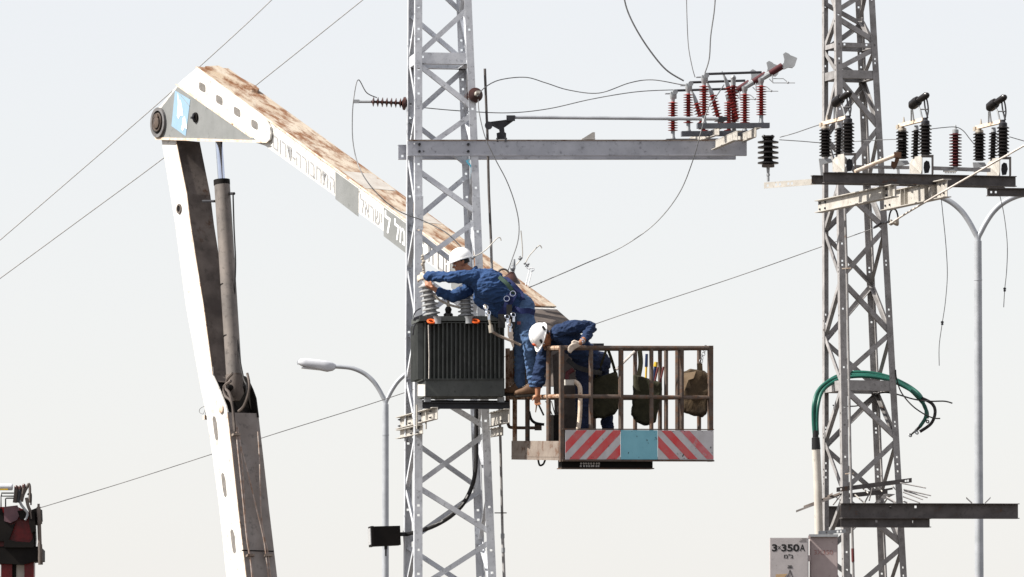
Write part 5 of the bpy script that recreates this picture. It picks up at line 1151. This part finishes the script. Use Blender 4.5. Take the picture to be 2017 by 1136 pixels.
# pin insulator on its flat bar
t = thing('pin_insulator', 'big black pin insulator standing on a slotted flat bar before the dark tower', 'insulator', P(1513, 358, 14.6))
yp = 14.6
insulator('ribbed_body', P(1513, 325, yp), P(1513, 274, yp), m(8.5, 14), m(21, 14), 5, porc_black, t, .45, 22)
mb = MB(); mb.lathe(P(1513, 274, yp), Z, [(m(12, 14), 0), (m(10, 14), .02), (m(13, 14), .03), (m(13, 14), .05), (m(6, 14), .055)], 16); mb.ball(P(1505, 269, yp-.05), .03, 8, 6); mb.ball(P(1521, 269, yp-.05), .03, 8, 6); obj('head', mb, porc_black, t, 40)
mb = MB(); mb.lathe(P(1513, 329, yp), Z, [(m(12.5, 14), 0), (m(12.5, 14), m(5, 14))], 16); obj('collar', mb, boom_in, t, 40)
mb = MB(); mb.tube([P(1513, 329, yp), P(1513, 341, yp), P(1513, 357, yp)], [.026, .02, .02], 8); mb.lathe(P(1513, 346, yp), Z, [(.03, 0), (.03, .03)], 6); obj('pin', mb, fit, t, 40)
mb = MB(); A, B = P(1505, 371, 14.6), P(1625, 362, 14.0); strip(mb, A, B, Z, m(12, 14), Vector((0, 1, 0)), .01, [(.06, .45), (.2, .5), (.26, .5), (.40, .5), (.46, .5)], .035); obj('flat_bar', mb, beam_lt, t)
# clamp that holds the stays
t = thing('stay_clamp', 'small pale porcelain clamp hanging at the dark tower leg where the stay ends', 'clamp', P(1761, 446, 13.9))
mb = MB(); mb.lathe(P(1753, 438, 13.9), RT, [(.03, 0), (.05, .01), (.03, .05), (.05, .09), (.05, .12), (.03, .13)], 14); obj('spool', mb, brass, t, 40)
mb = MB(); mb.tube(pxpath([(1750, 438, 13.9), (1753, 420, 13.9), (1758, 412, 13.9), (1765, 414, 13.9), (1769, 428, 13.9), (1768, 438, 13.9)], 4), .014, 6); obj('yoke', mb, dark, t, 40)
mb = MB(); mb.tube([P(1745, 437, 14.2), P(1753, 437, 14.0)], .02, 6); mb.tube(pxpath([(1722, 448, 14), (1735, 440, 13.6), (1746, 438, 14.1)], 3), .018, 6); obj('shackle', mb, dark, t, 40)

# ------------------------------------------------------------------ green cables, conduit
t = thing('cable_bundle', 'bundle of green insulated cables looping through the dark tower to dangling ends', 'cables', P(1607, 856, 15))
paths = [[(1604, 856, 14.6), (1602, 825, 14.6), (1603, 795, 14.6), (1611, 770, 14.7), (1630, 752, 14.8), (1660, 741, 15), (1700, 738, 15), (1745, 744, 15), (1785, 762, 15), (1810, 785, 14.9), (1823, 803, 14.9), (1823, 822, 14.9), (1812, 840, 14.9)],
         [(1607, 856, 14.7), (1605, 825, 14.7), (1607, 795, 14.7), (1616, 768, 14.8), (1634, 749, 14.9), (1662, 736, 15.1), (1702, 733, 15.1), (1748, 741, 15.1), (1788, 759, 15.1), (1812, 778, 15.0), (1820, 798, 15), (1826, 812, 15), (1826, 824, 15)],
         [(1610, 856, 14.6), (1609, 830, 14.6), (1611, 800, 14.6), (1619, 772, 14.7), (1637, 755, 14.8), (1664, 744, 14.9), (1704, 741, 14.9), (1750, 748, 14.9), (1788, 765, 14.9), (1816, 784, 14.8), (1836, 795, 14.8), (1842, 812, 14.8), (1834, 834, 14.8), (1812, 850, 14.8)]]
for i, pl in enumerate(paths):
    k = 10 if i == 2 else len(pl)
    mb = MB(); mb.tube(pxpath(pl[:k], 6), .027, 10); cb = obj('cable', mb, cable_g, t, 50)
    if i == 2: mb = MB(); mb.tube(pxpath(pl[k-1:], 6), .024, 10); obj('sleeve', mb, black, cb, 50); e = (1806, 852, 14.8); s0 = (1812, 850, 14.8)
    elif i == 0: e = (1793, 857, 14.9); s0 = (1812, 840, 14.9); mb = MB(); mb.tube(pxpath([s0, (1806, 846, 14.9), (1799, 852, 14.9), e], 4), [.026]+[.022]*5+[.014]*4+[.012]*3, 8); obj('sleeve', mb, black, cb, 50)
    else: e = (1827, 830, 15); s0 = (1826, 824, 15)
    mb = MB(); mb.torus(P(*e), Vector((.4, -.8, .3)), .022, .010, 12, 6); obj('lug', mb, fit if i != 1 else black, cb, 50)
for lb_, pl in (('thin black wire curling past the green cables to a bare tip', [(1764, 728, 14.7), (1766, 745, 14.7), (1775, 772, 14.7), (1795, 797, 14.6), (1818, 814, 14.6), (1838, 823, 14.6), (1852, 824, 14.6)]), ('thin black wire threading the dark tower level to a knobbed end', [(1640, 798, 15.2), (1672, 800, 15.2), (1695, 797, 15.2), (1718, 780, 15.2), (1740, 773, 15), (1765, 776, 14.9), (1800, 786, 14.8), (1830, 790, 14.7), (1860, 790, 14.7), (1876, 794, 14.7)])):
    o = wire(lb_, pl, .0105, black); 
t = thing('cable_conduit', 'beige upright conduit with a black sleeve feeding the green cables', 'pipe', P(1612, 1136, 14.6)); t.location.z = 0
mb = MB(); q = P(1613, 1050, 14.6); mb.tube([P(1607.5, 884, 14.6), P(1611, 960, 14.6), P(1613, 1050, 14.6), Vector((q.x+.1, 14.6, 0))], m(8.3, 14.6), 14); obj('pipe', mb, pipe_b, t, 40)
mb = MB(); mb.tube([P(1606.5, 848, 14.6), P(1606.5, 861, 14.6), P(1606.6, 862, 14.6), P(1607.6, 885, 14.6)], [m(6, 14.6), m(6, 14.6), m(8, 14.6), m(9, 14.6)], 14); obj('sleeve', mb, black, t, 40)
t = thing('cable_pipe', 'thin grey pipe clipped upright along the front leg of the dark tower', 'pipe', P(1680, 1136, 14.0)); t.location.z = 0
mb = MB(); e = P(1683, 1136, 14.2); mb.tube([P(1664, 400, 14.35), P(1668, 530, 14.3), P(1675, 900, 14.2), P(1681, 1136, 14.15), Vector((e.x+.12, 14.1, 0))], .019, 8); obj('pipe', mb, steel_dk, t, 40)
for px, py in ((1668, 529), (1674, 933)):
    mb = MB(); mb.bar(P(px-9, py, 14.25), P(px+8, py-1, 14.25), Vector((0, 1, 0)), Z, .07, .014); obj('clip', mb, cream, t)
mb = MB(); mb.tube([P(1679.5, 1080, 14.14), P(1680.2, 1106, 14.14)], .022, 8); obj('red_band', mb, tool_red, t)

# ------------------------------------------------------------------ anti-climbing spikes
t = thing('spike_guard', 'dark anti-climbing guard of bars and spikes round the dark tower', 'spike guard', P(1700, 990, 14.5))
A, B = along(TR, 1648, 969, 1796, 950, 14.15)
mb = MB(); h = m(9, 14.5); strip(mb, A, B, Z, h, TR.w, .01, [(.06, .5), (.92, .5), (.95, .5)], .03); obj('bar', mb, beam_dk, t)
A, B = P(1660, 977, 15.1), P(1748, 968, 15.3); mb = MB(); mb.bar(A, B, TR.w, Z, .02, m(9, 15)); obj('bar', mb, beam_dk, t)
A, B = P(1735, 966, 14.9), P(1758, 962, 15.0); mb = MB(); mb.bar(A, B, TR.w, Z, .02, m(4, 15)); obj('bar', mb, beam_dk, t)
sp_ = [((1773, 951), (1824, 961)), ((1780, 964), (1834, 976)), ((1781, 966), (1827, 980)), ((1779, 969), (1818, 984)), ((1779, 978), (1812, 990)), ((1779, 987), (1795, 993)), ((1745, 978), (1765, 989)), ((1747, 981), (1768, 994)), ((1740, 994), (1752, 974)), ((1684, 974), (1703, 991)), ((1702, 992), (1711, 975)), ((1712, 986), (1719, 958)), ((1700, 962), (1710, 971)), ((1726, 956), (1738, 968)), ((1757, 956), (1764, 964)), ((1641, 994), (1655, 976)), ((1646, 978), (1655, 984)), ((1669, 990), (1680, 978))]
for i, (a, b) in enumerate(sp_):
    mb = MB(); yy = 14.3+(i % 3)*.35; mb.tube([P(*a, yy), P(*b, yy-.1)], [.012, .010], 6); obj('spike', mb, beam_lt if i in (9, 12, 13, 8) else steel_dk, t)
for a, b, wd in (((1655, 971), (1583, 998), .04), ((1658, 973), (1568, 1007), .028), ((1640, 972), (1618, 985), .05)):
    mb = MB(); mb.bar(P(*a, 14.2), P(*b, 15.0), Vector((0, 1, 0)), Z, wd, .03); obj('spike_bar', mb, boom_in if wd > .03 else beam_dk, t)
mb = MB(); mb.prism([P(a, b, 14.95) for a, b in ((1744, 972), (1764, 973), (1750, 980), (1738, 985), (1730, 992), (1726, 990), (1738, 976))], (0, .05, 0)); obj('gusset', mb, steel_dk, t)

# ------------------------------------------------------------------ lower beams of the dark tower
def lower_beam(label, px0, py0, px1, py1, hpx, y0, holes=()):
    A, B = along(TR, px0, py0, px1, py1, y0); mb = MB(); h = m(hpx, y0)
    strip(mb, A-Z*h+TR.w*.06, B-Z*h+TR.w*.06, Z, h, TR.w, .01, holes, .035); mb.bar(A, B, TR.w, Z, .13, .011, .06, .006); mb.bar(A-Z*h, B-Z*h, TR.w, Z, .13, .011, .06, -.006)
    o = obj('rolled_girder', mb, beam_dk); tag(o, label, 'beam', 'rusty lower beams of the dark tower'); return o
lower_beam('long dark beam reaching far past the dark tower behind the lamp pole', 1659, 992, 2008, 993, 27, 13.6, [(.278, .75), (.42, .8)])
lower_beam('short rusty slotted beam bolted beneath the long dark beam', 1659, 1021.5, 1834, 1022, 15, 13.62, [(.4, .7), (.8, .65), (.82, .65)])
lower_beam('shaded dark beam behind the legs of the dark tower', 1622, 998, 1800, 999, 38, 15.75)
for px0, px1, k in ((1903, 1915, 0), (1951, 1940, 1)):
    mb = MB(); mb.bar(P(px0, 980, 13.9), P(px1, 991, 13.9), Vector((0, 1, 0)), Z, .05, .022); o = obj('stub_bracket', mb, steel_dk); tag(o, 'small stub bracket on the long dark beam, %s' % ('between the tower and the lamp pole', 'beyond the lamp pole')[k], 'bracket', 'stub brackets on the long dark beam')
mb = MB(); strip(mb, P(1612, 1053, 13.3), P(1666, 1049, 13.5), Z, m(7, 13), Vector((0, 1, 0)), .012, [(.3, .5), (.36, .5), (.7, .5), (.76, .5), (.82, .5)], .03); o = obj('slotted_strap', mb, fit); tag(o, 'light slotted strap fixing the cabinet to the dark tower leg', 'bracket')

# ------------------------------------------------------------------ cabinets
def cabinet(label, x0, x1, top, y, mat, dep):
    t = thing('electric_cabinet', label, 'cabinet', P((x0+x1)/2, 1136, y)); a = P(x0, top, y); b = P(x1, top, y); bz = a.z-1.25; t.location.z = bz
    mb = MB(); mb.prism([a, b, Vector((b.x, y, bz)), Vector((a.x, y, bz))], (.0, dep, 0)); obj('housing', mb, mat, t)
    mb = MB(); e = .012; mb.prism([a+Vector((e, -.006, -e)), b+Vector((-e, -.006, -e)), Vector((b.x-e, y-.006, bz+e)), Vector((a.x+e, y-.006, bz+e))], (0, .005, 0)); d = obj('door', mb, mat, t)
    return t, d
c1, d1 = cabinet('grey cabinet lettered in bold black on the dark tower', 1517, 1592.5, 1059, 12.6, cab_a, .35)
c2, d2 = cabinet('pinkish grey cabinet with faint red figures beside the dark tower leg', 1596, 1650, 1056, 12.75, cab_b, .35)
mb = MB(); a, b = P(1593.6, 1052, 12.7), P(1651, 1052, 12.7); mb.prism([a, b, b-Z*m(5, 13), a-Z*m(5, 13)], (0, .42, 0)); obj('hood', mb, fit, c2)
yy = 12.6-.0085
text_part('3', P(1520.5, 1086, yy), P(1531, 1086, yy), P(1520.5, 1071.5, yy), ink, d1, bold=.035)
text_part('×', P(1532, 1082, yy), P(1537.8, 1082, yy), P(1532, 1075, yy), ink, d1, bold=.01)
text_part('350', P(1539, 1086, yy), P(1574.5, 1086, yy), P(1539, 1071.5, yy), ink, d1, bold=.035)
text_part('A', P(1575.5, 1085.5, yy), P(1585.5, 1085.5, yy), P(1575.5, 1072, yy), ink, d1, bold=.012)
text_part('מ"ג', P(1544, 1100, yy), P(1562, 1100, yy), P(1544, 1091, yy), ink, d1, bold=.02)
for i, (x0, x1, py) in enumerate(((1579, 1589, 1060.5), (1576, 1588, 1063.2), (1574, 1588.5, 1066))):
    mb = MB(); mb.bar(P(x0, py, yy), P(x1, py, yy), Vector((0, 1, 0)), Z, .002, .006); obj('print_line', mb, grey_slot, d1)
for py, x0, x1 in ((1114.5, 1552, 1560), (1118, 1551, 1561)):
    mb = MB(); mb.bar(P(x0, py, yy), P(x1, py, yy), Vector((0, 1, 0)), Z, .002, .013); obj('print_line', mb, ink, d1)
tri = [P(1556, 1122, yy), P(1549.5, 1142, yy), P(1562.5, 1142, yy)]
mb = MB(); mb.tube(tri+[tri[0]], .004, 4); obj('warning_triangle', mb, ink, d1)
mb = MB(); mb.prism([P(1528, 1131, yy), P(1551, 1130, yy), P(1545, 1137, yy), P(1528, 1150, yy)], (0, -.003, 0)); obj('sticker', mb, tan_m, d1)
text_part('3X350', P(1603.5, 1092, 12.7415), P(1640.5, 1092, 12.7415), P(1603.5, 1083, 12.7415), ink_r, d2)
for py in (1058, 1097, 1102):
    mb = MB(); mb.box(P(1594.3, py, 12.62), RT, Vector((0, 1, 0)), Z, .03, .03, .05); obj('hinge', mb, cab_b, c1)

# ------------------------------------------------------------------ red crane head at the picture's lower corner
yr = 16.0
t = thing('crane_head', 'dark red crane boom head with a bunch of upright hoses', 'crane', P(30, 1136, yr)); t.location.z = 0
Rr = lambda pl, y0, d, mat, nm, par=t: obj(nm, MB_prism(pl, y0, d), mat, par)
def MB_prism(pl, y0, d): mb = MB(); mb.prism([P(a, b, y0) for a, b in pl], (0, d, 0)); return mb
Rr([(-60, 1000), (8, 998), (30, 996), (62, 1010), (66, 1040), (66, 1080), (-60, 1080)], yr, .5, red_c, 'boom_collar')
Rr([(-60, 1076), (78, 1076), (84, 1082), (84, 1104), (66, 1106), (44, 1112), (-60, 1106)], yr-.08, .6, jet_black, 'boom_clamp')
g_ = P(2, 1105, yr)
for x0, x1, mt, yo in ((2, 24, red_c, .05), (48, 67, red_c, .05), (24, 32, jet_black, .1), (32, 48, pipe_b, .12), (-60, -2, red_c, .05)):
    a, b = P(x0, 1100, yr+yo), P(x1, 1100, yr+yo); mb = MB(); mb.prism([a, b, Vector((b.x, yr+yo, 0)), Vector((a.x, yr+yo, 0))], (0, .35-yo, 0)); obj('boom_section', mb, mt, t)
for k_, pl in enumerate(([(-60, 1000), (4, 1002), (8, 1026), (22, 1034), (30, 1030), (22, 1052), (16, 1066), (-60, 1066)], [(34, 1006), (46, 1004), (58, 1014), (48, 1024), (40, 1022)], [(8, 1060), (30, 1066), (58, 1068), (66, 1060), (66, 1078), (8, 1078)], [(58, 1006), (68, 1010), (70, 1044), (62, 1050), (57, 1030)])):
    Rr(pl, yr-.10-.02*k_, .09+.02*k_, jet_black, 'bracket_plate')
Rr([(62, 1004), (72, 1000), (81, 1003), (82, 1025), (76, 1032), (66, 1034)], yr-.05, .3, jet_black, 'sheave_bracket')
Rr([(64, 1030), (69, 1034), (70, 1060), (69, 1078), (64, 1078)], yr-.05, .3, jet_black, 'side_plate')
mb = MB(); mb.tube([P(76, 1000, yr-.1), P(76, 992, yr-.1)], .018, 8); mb.tube([P(76, 998, yr-.1), P(77, 1028, yr-.1), P(78.5, 1076, yr-.1)], .03, 10); mb.tube([P(78.5, 1072, yr-.1), P(80, 1112, yr-.1)], .036, 10); mb.lathe(P(78, 1032, yr-.1), Z, [(.04, 0), (.04, .05)], 10); obj('side_cylinder', mb, boom_in, t, 40)
Rr([(8, 998), (34, 995), (40, 1010), (33, 1024), (20, 1030), (8, 1026)], yr-.12, .1, M('crane_dull', (.13,.07,.08), (.09,.05,.06), 5, .5), 'guard_plate')
for pl in ([(11, 1000), (11, 982), (13, 981), (44, 981)], [(2, 1002), (2, 977), (28, 977)], [(3, 976), (3, 971), (27, 971)]):
    mb = MB(); mb.tube([P(a, b, yr-.1) for a, b in pl], .011, 6); obj('rail', mb, jet_black, t, 40)
for pl, r, mt in (([(29, 990), (31, 975), (32, 961)], .030, boom_in), ([(36, 990), (38, 975), (39, 961)], .028, dark), ([(42, 985), (45, 970), (47, 958)], .028, boom_in), ([(43, 988), (46, 975), (52, 962), (57, 953), (59, 965), (58, 990)], .020, boom_in), ([(42, 980), (40, 990), (48, 1002), (54, 1010), (53, 1018), (49, 1024)], .020, fit), ([(52, 980), (55, 995), (60, 1008), (62, 1022)], .024, boom_in), ([(54, 974), (61, 972), (61, 992)], .012, jet_black)):
    mb = MB(); mb.tube(pxpath([(a, b, yr-.14) for a, b in pl], 5), r, 8); obj('hose', mb, mt, t, 40)
    if len(pl) == 3: mb = MB(); mb.lathe(P(*pl[2], yr-.14), Z, [(r*1.05, -.02), (r*1.05, .02), (r*.5, .04)], 10); obj('hose_cap', mb, porc_brown, t, 40)
t = thing('beacon_lamp', 'white rounded lamp on the red crane head cut by the picture edge', 'lamp', P(-5, 966, yr-.2))
mb = MB(); mb.tube(smooth_path([P(-40, 959, yr-.2), P(10, 959, yr-.2), P(20, 959, yr-.2), P(24, 959, yr-.2), P(25.5, 959, yr-.2)], 3), [.05]*9+[.047, .042, .034, .02], 14); obj('housing', mb, lamp_w, t, 40)
mb = MB(); mb.box(P(8, 964, yr-.22), RT, Vector((0, 1, 0)), Z, .12, .06, .02); obj('amber_strip', mb, yellow, t)
mb = MB(); mb.tube([P(-12, 965, yr-.2), P(-12, 1002, yr-.1)], .015, 6); obj('stem', mb, jet_black, t)
